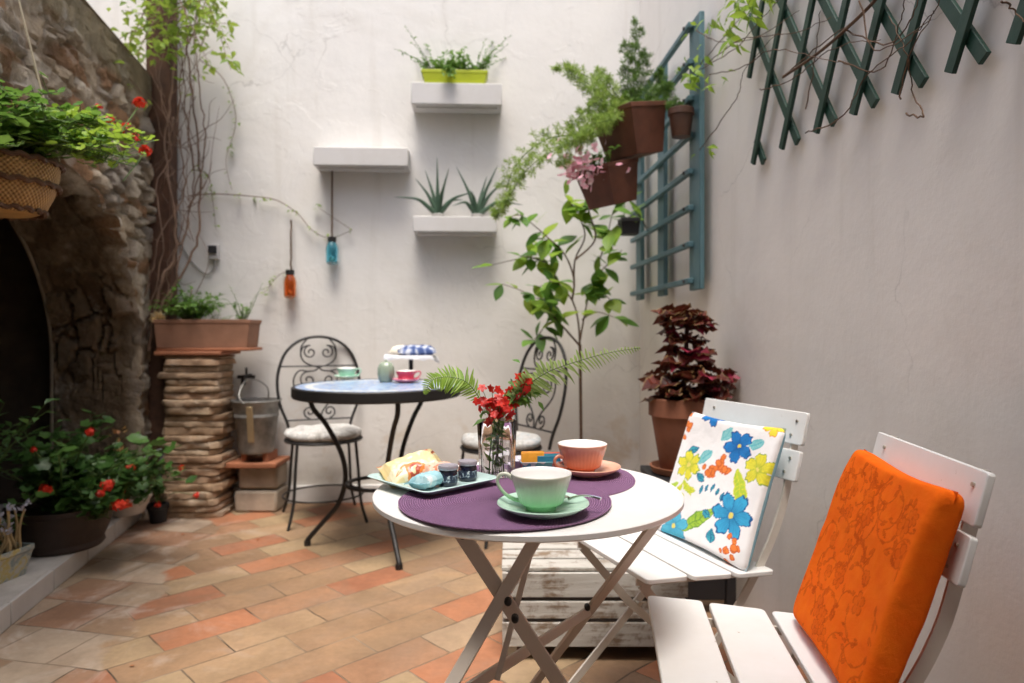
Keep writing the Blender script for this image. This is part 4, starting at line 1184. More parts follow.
# ---- young lemon tree in the corner
tb = at(581, 470, 3.72); tb.z = 0
lt = thing("lemon_tree", "young potted lemon tree with big glossy leaves in the corner", "tree", tb)
round_pot(tb, .15, .26, M_terra, lt)
ls_, ll, l2 = MB(), MB(), MB(); rl_ = random.Random(31)
D_ = 3.72
trk = [tb + V((0, 0, .22)), a3(581, 430, D_), a3(580, 345, D_)]
ls_.tube(smoothpts(trk, 4), .0085, 8)
brs = [[(580, 346), (566, 330), (552, 314), (548, 300)], [(580, 346), (578, 320), (572, 300), (560, 285), (545, 262), (520, 256)], [(580, 340), (584, 318), (590, 290), (597, 275)], [(572, 300), (574, 280), (565, 255), (545, 235), (530, 222)],
       [(574, 285), (575, 260), (585, 235), (575, 210), (565, 195)], [(575, 260), (595, 240), (590, 215), (585, 200)], [(590, 290), (598, 265), (606, 240), (612, 215)], [(597, 275), (610, 262), (622, 250)], [(548, 300), (535, 298)], [(560, 285), (550, 282), (534, 290)],
       [(545, 262), (525, 258), (488, 266)], [(545, 235), (535, 250), (520, 262)], [(590, 285), (605, 295), (615, 305)], [(582, 320), (596, 312), (616, 318)], [(552, 314), (542, 330), (530, 345)], [(535, 298), (520, 290), (502, 284)], [(530, 222), (520, 215), (508, 218)], [(612, 215), (620, 205), (630, 200)], [(606, 240), (620, 222), (634, 215)]]
for b in brs:
    dz = rl_.uniform(-.18, .12); P_ = smoothpts([a3(x, y, D_ + dz * min(1, max(0, (346 - y) / 60))) for x, y in b], 5)
    ls_.tube(P_, [.0062 * (1 - .6 * k / len(P_)) * (.6 if len(b) == 3 or len(b) == 2 else 1) for k in range(len(P_))], 6)
    n = 8 if len(b) < 4 else 14
    for k in range(n):
        i = rl_.randrange(len(P_) // 2 if len(b) >= 4 else 1, len(P_)); L1 = rl_.uniform(.085, .14)
        d = (V((rl_.uniform(-.8, .8), rl_.uniform(-.8, .3), rl_.uniform(-.6, .45)))).normalized()
        (ll if rl_.random() < .5 else l2).leaf(P_[i], d, V((0, -.3, 1)) + rdir(rr=rl_) * .35, L1, L1 * rl_.uniform(.50, .66), rl_.uniform(.02, .10), rl_.uniform(.05, .3), (0, .5, .85, 1, .85, .5, 0))
ls_.build("trunk", M_twig, lt)
L_lem = leafmat("lemon_leaf", (.03, .09, .015), (.075, .20, .028), (.18, .35, .055), rough=.38, trans=.4)
ll.build("foliage", L_lem, lt); l2.build("young_foliage", L_lime, lt)

# ---- coleus on the black stool
cp = V((sx0 - .015, sy0, .484))
co_ = thing("potted_coleus", "dark red coleus in a large terracotta pot and saucer on the black stool", "potted plant", cp)
mb = MB(); mb.lathe([(.095, 0), (.115, .004), (.125, .028), (.117, .028), (.10, .010), (.0001, .010)], cp, 40); mb.build("saucer", M_terra, co_)
round_pot(cp + V((0, 0, .011)), .128, .275, simple('russet_clay', (.21, .078, .040), .8, var=.2, bump=.2), co_, .66)
L_col = leafmat("coleus_leaf", (.022, .008, .006), (.060, .012, .008), (.17, .035, .018), rough=.4, trans=.2, rim=(.22, .15, .06), heart=None)
L_col2 = leafmat("coleus_bright", (.10, .008, .014), (.20, .012, .03), (.32, .03, .06), rough=.4, trans=.25, rim=(.10, .04, .02), heart=(.36, .03, .08))
cs_, cl, cl2 = MB(), MB(), MB(); rc = random.Random(17); cb = cp + V((0, 0, .27))
tiers = [(.015, .21, 16), (.05, .25, 21), (.09, .22, 20), (.13, .15, 14), (.18, .09, 11), (.235, .075, 9), (.285, .085, 10), (.305, .12, 13), (.325, .08, 7)]
cs_.tube(smoothpts([cb, cb + V((.01, 0, .15)), cb + V((.02, 0, .34))], 5), .009, 8)
for z, r, n in tiers:
    n = int(n * 1.5)
    for k in range(n):
        a = 2 * PI * (k + rc.random() * .7) / n; e = V((math.cos(a), math.sin(a), 0))
        b = cb + V((.02 * z / .34, 0, z + rc.uniform(-.012, .012))) + e * r * rc.uniform(.15, .55); L1 = rc.uniform(.055, .09); b.x += .022 * (z < .2)
        cs_.tube([cb + V((.02 * z / .34, 0, z)), b], .003, 5, caps=False)
        (cl if rc.random() < .88 else cl2).leaf(b, e + V((0, 0, rc.uniform(-.2, .5))), V((0, 0, 1)) + rdir(rr=rc) * .7, L1, L1 * rc.uniform(.85, 1.1), rc.uniform(-.05, .28), rc.uniform(-.1, .5), (0, .62, .86, 1, .80, .62, .30, 0), .085)
cs_.build("stem", simple("coleus_stem", (.07, .02, .02), .6), co_); cl.build("foliage", L_col, co_); cl2.build("foliage", L_col2, co_)

# low dark plant on the floor in the corner
q = V((.60, 3.42, 0))
dk = thing("potted_plant", "small dark leaved plant low in the corner behind the peach cup", "potted plant", q)
round_pot(q, .11, .20, simple("oxblood_glaze", (.10, .018, .014), .35, var=.2), dk)
s1, l1 = MB(), MB(); sprigs(s1, l1, q + V((0, 0, .19)), 26, .17, .05, 1.0, 44, .6, .55, 9)
s1.build("stem", M_stem, dk); l1.build("foliage", leafmat("bronze_leaf", (.02, .025, .012), (.04, .045, .02), (.08, .06, .03)), dk)

# ---- brick pier with terracotta trough
pc = V((-1.755, 3.84, 0)); pw, pd = .325, .27
def brick_mat():
    m = MT("pale_brick"); r = m.n("ShaderNodeNewGeometry").outputs["Random Per Island"]; n1 = m.noise(22, 6, .65); n2 = m.noise(8, 5, .6)
    c = m.ramp(r, [(0, (.34, .225, .135)), (.35, (.43, .32, .215)), (.7, (.30, .195, .12)), (1, (.40, .26, .16))])
    c = m.mix(.6, c, m.ramp(n1, [(.28, .25), (.72, .72)]), 'OVERLAY'); c = m.mix(m.ramp(n2, [(.52, 0.0), (.7, .55)]), c, (.47, .41, .33))
    m.base(c).set(Roughness=.93); x = m.bump(n1, .8, .008); m.bump(m.noise(90, 3), .4, .002, x); return m.m
M_brick = brick_mat()
pr = thing("brick_pier", "rough pier of stacked pale bricks carrying a long terracotta planter", "pier", pc)
mb = MB(); rb = random.Random(13); z = 0; nrow = 23; hrow = .875 / nrow
while z < .87:
    h_ = hrow * rb.uniform(.85, 1.15); h_ = min(h_, .885 - z)
    jx, jy = rb.uniform(-.013, .013), rb.uniform(-.012, .012); ww = pw + rb.uniform(-.035, .015); dd_ = pd + rb.uniform(-.02, .02)
    nx, nzz = 16, 4; o = len(mb.v)
    ring = []
    for k in range(48):
        g = 2 * PI * k / 48; cx_, sy_ = math.cos(g), math.sin(g); s_ = 1 / max(abs(cx_), abs(sy_)); s_ = min(s_, 1.28)
        ring.append((cx_ * s_ * ww / 2, sy_ * s_ * dd_ / 2))
    for j, (f_, zz) in enumerate(((.965, 0), (.992, .004), (1.0, h_ * .5), (.990, h_ - .006), (.955, h_ - .003))):
        for x, y in ring:
            nn = noise.fractal(V((x * 18, y * 18, (z + zz) * 26)), .9, 2.1, 5) * .014
            l_ = math.hypot(x, y); mb.v.append(pc + V((jx + x * f_ * (1 + nn / l_), jy + y * f_ * (1 + nn / l_), z + zz)))
    for j in range(4):
        for k in range(48):
            l_ = (k + 1) % 48; mb.f.append([o + j * 48 + k, o + j * 48 + l_, o + j * 48 + 48 + l_, o + j * 48 + 48 + k])
    mb.f.append([o + 4 * 48 + k for k in range(48)])
    z += h_
mb.build("brick_stack", M_brick, pr, angle=38)
mb = MB(); mb.box(pc + V((0, 0, .44)), (pw * .78, pd * .78, .86)); mb.build("mortar_core", simple("mortar", (.13, .10, .07), .95, bump=.6), pr)
mb = MB(); mb.box(pc + V((-.005, 0, .8975)), (.36, .29, .022)); mb.build("cap_tile", M_terra, pr, bevel=.006)
tq = V((-1.685, 3.82, .910))
tp = thing("potted_plant", "long terracotta planter on the brick pier with a bright fern", "potted plant", tq)
mtp = simple("pale_terracotta", (.25, .125, .075), .8, var=.22, scale=7, bump=.3)
mb = MB(); mb.box(tq + V((0, 0, .008)), (.51, .20, .016)); mb.build("tray", M_terra, tp, bevel=.004)
trough(tq + V((-.012, 0, .017)), .525, .20, .155, mtp, tp, MB3, .92, th=.014)
s1, l1 = MB(), MB(); top = tq + V((0, 0, .155))
sprigs(s1, l1, top + V((-.11, 0, 0)), 60, .25, .036, .75, 61, .6, .42, 14, box=(BD * .10, BN * .06))
sprigs(s1, l1, top + V((.17, 0, 0)), 12, .10, .022, .6, 62, .3, .5, 8, box=(BD * .03, BN * .03))
sprigs(s1, l1, top + V((.18, 0, 0)), 5, .24, .014, .7, 63, .2, .5, 10, box=(BD * .03, BN * .03))
sprigs(s1, l1, top + V((.04, 0, 0)), 7, .08, .018, .9, 64, .3, .5, 6, box=(BD * .12, BN * .06))
s1.build("stem", M_stem, tp); l1.build("foliage", L_herb, tp)
mb = MB(); rr = random.Random(3); fc_ = tq + V((-.262, -.07, .175))
for k in range(26):
    d = rdir(-.5, 1, rr); mb.leaf(fc_ + d * .012, d, rdir(rr=rr), .036, .034, .1, .4)
mb.build("flower", leafmat("cream_petal", (.72, .48, .14), (.80, .66, .38), (.85, .80, .70), trans=.35), tp)

# ---- tap, bucket, stone ledge under them
tpp = at(247, 376, 3.98)
tapo = thing("garden_tap", "dark metal water tap on the back wall above the bucket", "tap", tpp)
mb = MB(); mb.tube([tpp + V((0, .06, 0)), tpp, tpp + V((0, -.05, 0)), tpp + V((0, -.06, -.045))], .013, 10); mb.build("spout", M_iron, tapo)
mb = MB(); mb.tube([tpp + V((0, -.01, .01)), tpp + V((0, -.01, .05))], .007, 8); mb.build("spindle", M_iron, tapo)
mb = MB(); mb.tube([tpp + V((-.05, -.01, -.004)), tpp + V((.05, -.01, -.004))], .010, 8); mb.build("valve", M_iron, tapo)
M_galv = simple("galvanised_zinc", (.27, .265, .25), .58, metal=.55, var=.35, scale=16, bump=.1)
bc = V((-1.445, 3.865, .335))
bk_ = thing("metal_bucket", "galvanised metal bucket beside the brick pier, below the tap", "bucket", bc)
mb = MB(); mb.lathe([(.090, 0), (.094, .008), (.096, .014), (.116, .20), (.121, .205), (.121, .215), (.118, .22), (.133, .288), (.138, .292), (.136, .298), (.130, .294), (.114, .20), (.093, .016), (.0001, .014)], bc, 44); mb.build("body", M_galv, bk_, angle=40)
mb = MB(); mb.tube(smoothpts([bc + V((-.02, -.135, .285)), bc + V((-.05, -.125, .33)), bc + V((-.045, -.06, .40)), bc + V((-.01, .0, .41)), bc + V((.03, .08, .36)), bc + V((.02, .132, .288))], 6), .004, 6); mb.build("handle", M_galv, bk_)
mb = MB(); mb.box(bc + V((0.01, -.121, .17)), (.035, .008, .20), rot('X', math.radians(8.5))); mb.build("strap", simple("dull_brass", (.45, .34, .20), .45, metal=.6), bk_, bevel=.002)
mb = MB(); mb.lathe([(.120, .235), (.0001, .24)], bc, 36, close=False); mb.build("water", simple("rusty_water", (.07, .03, .012), .15), bk_)
lb = V((-1.44, 3.93, 0))
le = thing("stone_step", "low masonry block with a terracotta slab, under the bucket", "ledge", lb)
mb = MB(); mb.box(lb + V((0, 0, .06)), (.24, .20, .12)); mb.box(lb + V((.01, 0, .193)), (.22, .18, .125)); mb.build("block", simple("stained_render", (.36, .30, .235), .92, var=.35, scale=6, bump=.6), le, bevel=.014)
mb = MB(); mb.box(lb + V((-.03, -.03, .2725)), (.33, .24, .028)); mb.build("slab", M_terra, le, bevel=.005)
for sx_ in (-1, 1): mb = MB(); mb.box(lb + V((sx_ * .06, -.03, .3105)), (.03, .16, .046)); mb.build("batten", M_terra, le)

# ---- hanging basket of geraniums on the stone wall
hb = at(-6, 213, 2.02)
bsk = thing("hanging_basket", "round wicker hanging basket of trailing red geraniums, upper left", "hanging basket", hb)
def wick():
    m = MT("woven_wicker"); co = m.coord("Object"); sp = m.n("ShaderNodeSeparateXYZ"); m.l(co, sp.inputs[0])
    an = m.math('ARCTAN2', sp.outputs[1], sp.outputs[0])
    wv = m.math('SINE', m.math('MULTIPLY', an, 70.0)); wz = m.math('SINE', m.math('MULTIPLY', sp.outputs[2], 420.0))
    k = m.math('MULTIPLY', wv, wz)
    c = m.ramp(m.math('MULTIPLY_ADD', k, .5, .5), [(0, (.20, .09, .025)), (.5, (.46, .26, .08)), (1, (.60, .38, .14))])
    m.base(m.mix(.4, c, m.ramp(m.noise(18), [(.3, .2), (.7, .7)]), 'OVERLAY')).set(Roughness=.6); m.bump(k, .6, .004); return m.m
M_wick = wick(); r_ = .165
mb = MB(); mb.lathe([(.10, 0), (.128, .012), (.150, .06), (.163, .115), (.166, .15), (.160, .155), (.15, .12), (.0001, .11)], hb, 64); mb.build("basket_body", M_wick, bsk, angle=60)
for z, rr_ in ((.008, .124), (.085, .160), (.152, .168)):
    mb = MB()
    pts = []
    for k in range(90):
        g = 2 * PI * k / 90; pts.append(hb + V((math.cos(g) * (rr_ + .004 * math.sin(g * 22)), math.sin(g) * (rr_ + .004 * math.sin(g * 22)), z + .004 * math.cos(g * 22))))
    mb.tube(pts, .008, 6, closed=True); mb.build("rim_band", simple("dark_wicker", (.11, .05, .02), .6, var=.3), bsk)
M_cord = simple("jute_cord", (.42, .36, .26), .9)
for g in (25, 145, 265):
    g = math.radians(g); a = hb + V((math.cos(g) * .166, math.sin(g) * .166, .155)); mb = MB(); mb.tube([a, hb + V((0, 0, .92))], .0028, 5); mb.build("cord", M_cord, bsk)
top_ = hb + V((0, 0, .92)); wl_ = top_ - LN * ((top_ - L0).dot(LN) - .01)
mb = MB(); mb.tube(smoothpts([wl_ + V((0, 0, -.16)), wl_ + V((0, 0, .03)), top_ + V((-.04, 0, .05)), top_ + V((.01, 0, .02)), top_], 5), .006, 8); mb.build("hook", M_iron, bsk)
def ger_leaf(mb, p, d, up, r, rr):
    """round scalloped geranium leaf as a cupped fan"""
    d = d.normalized(); sx_ = d.cross(up)
    if sx_.length < 1e-4: sx_ = d.orthogonal()
    sx_.normalize(); n = sx_.cross(d); vs = [p]; uv = [(.5, .1)]; m = 11
    for k in range(m):
        a = math.radians(-150 + 300 * k / (m - 1)); q = r * (.92 + .10 * math.cos(k * PI))
        v_ = p + (d * math.cos(a) + sx_ * math.sin(a)) * q + d * r * .35 + n * (r * .28 * abs(math.sin(a * .5)) + rr.uniform(-.06, .06) * r)
        vs.append(v_); uv.append((.5 + .5 * math.sin(a) , .5))
    mb.add(vs, [(0, k, k + 1) for k in range(1, m)], uv)
def ger_head(mb, c, r, rr, n=22):
    for k in range(n):
        d = rdir(-.4, 1, rr); p = c + d * r * rr.uniform(.35, 1.0); u_ = d.orthogonal().normalized(); v2 = d.cross(u_); a0 = rr.random() * 6
        for q in range(4):
            a = a0 + q * PI / 2; mb.leaf(p, u_ * math.cos(a) + v2 * math.sin(a) + d * .35, d, r * rr.uniform(.38, .58), r * .42, .05, rr.uniform(.1, .5), (.2, .8, 1, .7, 0))
def geranium(mbS, mbL, base, tips, seed, leaf=.035, per=16, jit=.06):
    rr = random.Random(seed)
    for t in tips:
        m_ = base.lerp(t, .5) + V((0, 0, .05)) + rdir(rr=rr) * .02; P_ = smoothpts([base, m_, t], 6)
        mbS.tube(P_, [.0042 * (1 - .05 * k) for k in range(len(P_))], 5, caps=False)
        for k in range(per):
            p = P_[min(len(P_) - 1, int((.2 + .8 * rr.random()) * len(P_)))]; q = p + rdir(-.2, 1, rr) * jit * rr.uniform(.4, 1.2)
            mbS.tube([p, q], .0012, 4, caps=False); ger_leaf(mbL, q, rdir(-.5, .4, rr), V((-.1, -.35, 1)) + rdir(rr=rr) * .5, leaf * rr.uniform(.55, 1.1), rr)
gs, gl_, gf = MB(), MB(), MB(); b0 = hb + V((0, 0, .13)); rg = random.Random(77)
tips = [at(rg.uniform(-10, 60), rg.uniform(85, 150), rg.uniform(1.85, 2.15)) for k in range(20)] + [at(rg.uniform(50, 105), rg.uniform(118, 160), rg.uniform(1.95, 2.3)) for k in range(16)] + [at(rg.uniform(95, 146), rg.uniform(128, 168), rg.uniform(2.1, 2.4)) for k in range(11)]
geranium(gs, gl_, b0, tips[:36], 5, .021, 20, .045)
gl3 = MB(); geranium(gs, gl3, b0, tips[22:], 6, .017, 34, .05)
for px, py, r in ((140, 104, .024), (108, 122, .022), (118, 131, .018), (134, 139, .020), (145, 151, .021), (99, 107, .012), (126, 126, .014)):
    c = at(px, py, 2.3); gs.tube(smoothpts([at(px - 22, py + 30, 2.2), at(px - 8, py + 12, 2.27), c], 4), .002, 5, caps=False); ger_head(gf, c, r, rg, 16)
gs.build("stem", M_stem, bsk); gl_.build("foliage", L_herb, bsk); gl3.build("foliage", L_lime, bsk); gf.build("flower", M_red, bsk)

# ---- pots of flowers on the ledge in the arch
M_bowl = simple("dark_brown_clay", (.030, .018, .013), .6, var=.3, bump=.3)
p1 = left_pt(1.02, PZ, -.10); p1 = at(62, 530, 2.98); p1.z = PZ
g1 = thing("potted_geranium", "wide dark bowl of red geraniums on the tiled ledge", "potted plant", p1)
mb = MB(); mb.lathe([(.155, 0), (.165, .012), (.160, .03), (.185, .09), (.205, .16), (.212, .165), (.212, .185), (.20, .185), (.19, .15), (.0001, .15)], p1, 48); mb.build("pot", M_bowl, g1)
gs, gl_, gf = MB(), MB(), MB(); rg = random.Random(88); b0 = p1 + V((0, 0, .15))
tips = [p1 + V((rg.gauss(0.05, .22), rg.gauss(.02, .16), rg.uniform(.20, .48))) for k in range(44)]
tips += [p1 + V((rg.uniform(.05, .32), rg.uniform(-.15, .2), rg.uniform(.12, .26))) for k in range(14)]
geranium(gs, gl_, b0, tips, 8, .034, 15, .07)
for px, py, d, r in ((46, 489, 2.70, .022), (90, 433, 2.95, .022), (108, 486, 2.80, .028), (118, 506, 2.82, .032), (100, 494, 2.78, .020), (34, 450, 2.75, .014)):
    c = at(px, py, d); gs.tube([b0, b0.lerp(c, .6) + V((0, 0, .05)), c], .0028, 5, caps=False); ger_head(gf, c, r, rg, 22)
gs.build("stem", M_stem, g1); gl_.build("foliage", L_ger, g1); gf.build("flower", M_red, g1)
p2 = at(0, 562, 2.95); p2 = left_pt(1.35, PZ, -.42)
g2 = thing("leafy_plant", "tall dark leafy plant growing at the back of the arch", "potted plant", p2)
round_pot(p2, .16, .24, M_bowl, g2)
s1, l1 = MB(), MB()
sprigs(s1, l1, p2 + V((0, 0, .2)), 40, .55, .062, .7, 91, .35, .5, 12)
sprigs(s1, l1, p2 + V((0.1, 0, .2)), 6, .78, .055, .45, 92, .25, .5, 8, up=V((.35, -.1, 1)))
s1.build("stem", M_stem, g2); l1.build("foliage", leafmat("rose_leaf", (.025, .075, .018), (.05, .13, .03), (.11, .22, .06), trans=.3), g2)
p3 = at(126, 518, 3.50); p3.z = PZ
g3 = thing("potted_geranium", "pale stone bowl of orange red geraniums by the foot of the pier", "potted plant", p3)
mb = MB(); mb.lathe([(.075, 0), (.085, .006), (.115, .075), (.12, .08), (.12, .095), (.11, .095), (.10, .075), (.0001, .07)], p3, 40); mb.build("pot", M_ledge, g3)
gs, gl_, gf = MB(), MB(), MB(); b0 = p3 + V((0, 0, .07))
tips = [p3 + V((rg.gauss(.02, .11), rg.gauss(-.02, .09), rg.uniform(.11, .32))) for k in range(26)]
geranium(gs, gl_, b0, tips, 9, .026, 13, .05)
for px, py, r in ((129, 469, .026), (115, 487, .028), (122, 492, .02), (126, 505, .026), (112, 478, .016)):
    c = at(px, py, 3.32); gs.tube([b0, c], .0022, 5, caps=False); ger_head(gf, c, r, rg, 22)
gs.build("stem", M_stem, g3); gl_.build("foliage", L_ger, g3); gf.build("flower", leafmat("coral_petal", (.50, .03, .01), (.70, .07, .02), (.82, .14, .05), trans=.3), g3)
# two-tone snapdragons behind
p4 = left_pt(.52, PZ, -.16)
g4 = thing("potted_snapdragon", "tall yellow and pink flower spikes beside the geraniums, against the dark arch", "potted plant", p4)
round_pot(p4, .085, .15, M_bowl, g4)
s1, l1, f3 = MB(), MB(), MB(); sprigs(s1, l1, p4 + V((0, 0, .14)), 14, .24, .045, .55, 93, .3, .35, 10)
for px, py, n in ((118, 438, 12), (133, 450, 10), (121, 452, 10)):
    c = on_left(px, py, -.08)
    s1.tube([p4 + V((0, 0, .14)), c], .003, 5, caps=False)
    for k in range(n): f3.leaf(c + V((rg.gauss(0, .012), rg.gauss(0, .012), rg.uniform(-.06, .05))), rdir(-.2, .8, rg), rdir(rr=rg), .03, .028, .1, .3)
s1.build("stem", M_stem, g4); l1.build("foliage", L_ger, g4); f3.build("flower", leafmat("apricot_petal", (.60, .20, .16), (.75, .42, .12), (.80, .62, .25), trans=.3), g4)
# painted square planter with a dry plant
p5 = at(-12, 572, 2.585); p5.z = PZ
g5 = thing("square_planter", "painted tin planter with dry stalks at the ledge's front", "potted plant", p5)
def painted():
    m = MT("painted_tin"); n = m.noise(18, 3, .5)
    c = m.ramp(n, [(.36, (.36, .36, .30)), (.46, (.20, .26, .26)), (.52, (.42, .42, .34)), (.58, (.45, .36, .10)), (.66, (.42, .42, .36))]); m.base(c).set(Roughness=.45); return m.m
M3 = Matrix.Rotation(math.radians(-10), 3, 'Z')
trough(p5, .24, .17, .115, painted(), g5, M3, .80, th=.005)
s1, l1 = MB(), MB(); rr = random.Random(2)
for k in range(16):
    b = p5 + M3 @ V((rr.uniform(.03, .10), rr.uniform(-.05, .05), .10)); e = b + V((rr.gauss(0.0, .03), rr.gauss(0, .03), rr.uniform(.08, .17)))
    s1.tube(smoothpts([b, b.lerp(e, .5) + rdir(rr=rr) * .012, e], 4), [.006 * (1 - .06 * q_) for q_ in range(9)], 6)
    for j in range(3): l1.leaf(e + rdir(rr=rr) * .008, rdir(-.2, 1, rr), rdir(rr=rr), .022, .012, .1, .3)
for k in range(3): 
    c = p5 + V((rr.uniform(.04, .16), rr.uniform(-.04, .04), rr.uniform(.25, .30)))
    for j in range(7): l1.leaf(c, rdir(0, 1, rr), V((0, 0, 1)), .018, .014, .1, .2)
s1.build("stalk", simple("dry_stalk", (.40, .30, .15), .9, var=.3), g5); l1.build("flower", leafmat("lilac_petal", (.40, .40, .48), (.5, .5, .58), (.62, .62, .70)), g5)
s1, l1 = MB(), MB(); sprigs(s1, l1, p5 + M3 @ V((-.06, 0, .10)), 18, .18, .045, .8, 95, .4, .6, 9, box=(V((.12, 0, 0)), V((0, .08, 0)))); s1.build("stem", M_stem, g5); l1.build("foliage", L_ger, g5)
# garden hose looping out of the arch
mb = MB(); mb.tube(smoothpts([left_pt(.72, .30, -.15), on_plane(136, 463, L0, LN, .03), on_plane(150, 455, L0, LN, .06), on_plane(163, 451, L0, LN, .10), V((-1.96, 3.80, .25)), V((-1.98, 3.88, .05))], 7), .010, 8)
tag(mb.build("garden_hose", simple("grey_hose", (.26, .30, .29), .5), origin=left_pt(.72, .30, -.15)), "grey garden hose curving beside the foot of the pier", "hose")
# little pot of red flowers at the foot of the pier
p6 = V((-1.985, 3.60, 0)); p6 = on_z(158, 522, 0)
g6 = thing("potted_geranium", "small black pot of red flowers on the floor against the pier", "potted plant", p6)
round_pot(p6, .055, .10, M_black, g6)
gs, gl_, gf = MB(), MB(), MB(); b0 = p6 + V((0, 0, .09))
for px, py, d in ((158, 505, 3.55), (181, 468, 3.58), (197, 496, 3.55)):
    c = at(px, py, d); gs.tube(smoothpts([b0, b0.lerp(c, .5) + V((0, -.03, .05)), c], 4), .0018, 5, caps=False); ger_head(gf, c, .019, rg, 14)
geranium(gs, gl_, b0, [b0 + V((rg.gauss(0, .03), rg.gauss(0, .03), .06)) for k in range(6)], 10, .016, 8, .03)
gs.build("stem", M_stem, g6); gl_.build("foliage", L_ger, g6); gf.build("flower", M_red, g6)

# ================================================================== ON THE TABLES
def placemat_mat(cx, cy):
    m = MT("woven_purple"); co = m.coord("Object"); ln = m.n("ShaderNodeVectorMath", operation='LENGTH'); m.l(co, ln.inputs[0])
    sp = m.n("ShaderNodeSeparateXYZ"); m.l(co, sp.inputs[0]); an = m.math('ARCTAN2', sp.outputs[1], sp.outputs[0])
    ring = m.math('SINE', m.math('MULTIPLY', ln.outputs["Value"], 2 * PI / .0042))
    wv = m.math('SINE', m.math('ADD', m.math('MULTIPLY', an, 190.0), m.math('MULTIPLY', ln.outputs["Value"], 750.0)))
    k = m.math('MULTIPLY_ADD', wv, .35, m.math('MULTIPLY', ring, .65))
    c = m.ramp(m.math('MULTIPLY_ADD', k, .5, .5), [(0, (.13, .055, .13)), (.5, (.24, .115, .235)), (1, (.38, .225, .365))])
    c = m.mix(.25, c, m.ramp(m.noise(16, 3), [(.3, .35), (.7, .65)]), 'OVERLAY')
    m.base(c).set(Roughness=.7); m.b.inputs["Specular IOR Level"].default_value = .25
    m.bump(k, .9, .0016); return m.m
MZ = TZ + .0005
M_mat = placemat_mat(0, 0)
for cx, cy, z0, lab in ((-.013, 1.262, MZ + .0032, "round woven purple placemat at the table's near side, under the mint green saucer"), (.066, 1.462, MZ, "round woven purple placemat under the peach saucer")):
    mb = MB(); n = 96; rs = [.0001, .06, .12, .16, .185, .194, .195]
    vs = []
    for i, r in enumerate(rs):
        for k in range(n):
            g = 2 * PI * k / n; x, y = cx + r * math.cos(g), cy + r * math.sin(g)
            w_ = max(0, noise.noise(V((x * 9, y * 9, z0 * 100)))) * .004 * (r / .195) ** 2
            out = math.hypot(x - TX, y - TY) - TR
            vs.append(V((x, y, z0 + .0026 + w_ * (out < -.02))))
    for k in range(n):
        g = 2 * PI * k / n; vs.append(V((cx + .1945 * math.cos(g), cy + .1945 * math.sin(g), z0 + .0)))
    fs = [(i * n + k, i * n + (k + 1) % n, (i + 1) * n + (k + 1) % n, (i + 1) * n + k) for i in range(len(rs)) for k in range(n)]
    mb.add(vs, [f[::-1] for f in fs])
    tag(mb.build("placemat", M_mat, origin=(cx, cy, z0), angle=60), lab, "placemat", "purple placemats on the bistro table")
MT_ = MZ + .0062           # top of the near mat
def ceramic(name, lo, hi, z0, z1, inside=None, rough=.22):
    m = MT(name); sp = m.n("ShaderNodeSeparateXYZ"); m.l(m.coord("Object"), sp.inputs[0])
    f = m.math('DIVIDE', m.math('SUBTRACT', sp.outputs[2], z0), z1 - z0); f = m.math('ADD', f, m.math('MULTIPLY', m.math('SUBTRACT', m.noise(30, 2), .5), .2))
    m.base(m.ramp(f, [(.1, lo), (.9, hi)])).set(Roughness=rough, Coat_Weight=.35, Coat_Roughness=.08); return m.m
M_china = simple("white_china", (.86, .85, .83), .2, var=.02, coat=.3)
def saucer(c, r, mat, name, label):
    mb = MB(); mb.lathe([(r * .50, 0), (r * .52, .003), (r * .80, .008), (r * .985, .017), (r, .0185), (r * .985, .020), (r * .80, .0125), (r * .46, .0075), (r * .44, .006), (.0001, .0055)], c, 72, close=True)
    return tag(mb.build(name, mat, origin=c, angle=60), label, "saucer")
def teacup(c, R_, h, mat, label, hang, ribs=36, base=.60, hr=1.0, low=False):
    t = thing("teacup", label, "cup", c)
    prof = [(R_ * base * .80, 0), (R_ * base * .82, .003), (R_ * base * .86, .005), (R_ * (base + .12), h * .20), (R_ * .80, h * .45), (R_ * .905, h * .70), (R_ * .965, h * .86), (R_ * .995, h * .985), (R_ * .985, h)]
    prof2 = []
    for a, b in zip(prof[:-1], prof[1:]):
        for k in range(3): prof2.append((lerp(a[0], b[0], k / 3), lerp(a[1], b[1], k / 3)))
    prof2.append(prof[-1])
    def rib(g, r, z, i):
        e = min(1, max(0, (z - h * .06) / (h * .1))) * min(1, max(0, (h * .93 - z) / (h * .25)))
        return r * (1 + .018 * e * (abs(math.cos(g * ribs / 2)) - .6))
    mb = MB(); mb.lathe(prof2, c, 180, rib=rib, close=True); mb.f.pop(); mb.build("bowl", mat, t, angle=70)
    mb = MB(); mb.lathe([(R_ * .985, h), (R_ * .955, h - .0005), (R_ * .93, h * .86), (R_ * .76, h * .45), (R_ * .5, h * .14), (.0001, h * .10)], c, 72, close=False); mb.build("lining", M_china, t, angle=70)
    e = V((math.cos(hang), math.sin(hang), 0)); p = lambda r, z: c + e * r + V((0, 0, z))
    mb = MB()
    if not low: hp = [p(R_ * .93, h * .80), p(R_ * 1.12, h * .92), p(R_ * 1.36, h * .90), p(R_ * 1.44, h * .70), p(R_ * 1.30, h * .48), p(R_ * 1.05, h * .30), p(R_ * .80, h * .22), p(R_ * .70, h * .22)]
    else: hp = [p(R_ * .90, h * .55), p(R_ * 1.08, h * .62), p(R_ * 1.24, h * .52), p(R_ * 1.25, h * .34), p(R_ * 1.08, h * .2), p(R_ * .80, h * .16), p(R_ * .70, h * .18)]
    P_ = smoothpts(hp, 6); mb.tube(P_, [.0040 * R_ / .052 * (1 - .25 * math.sin(PI * k / len(P_))) for k in range(len(P_))], 10); mb.build("handle", mat, t)
    return t
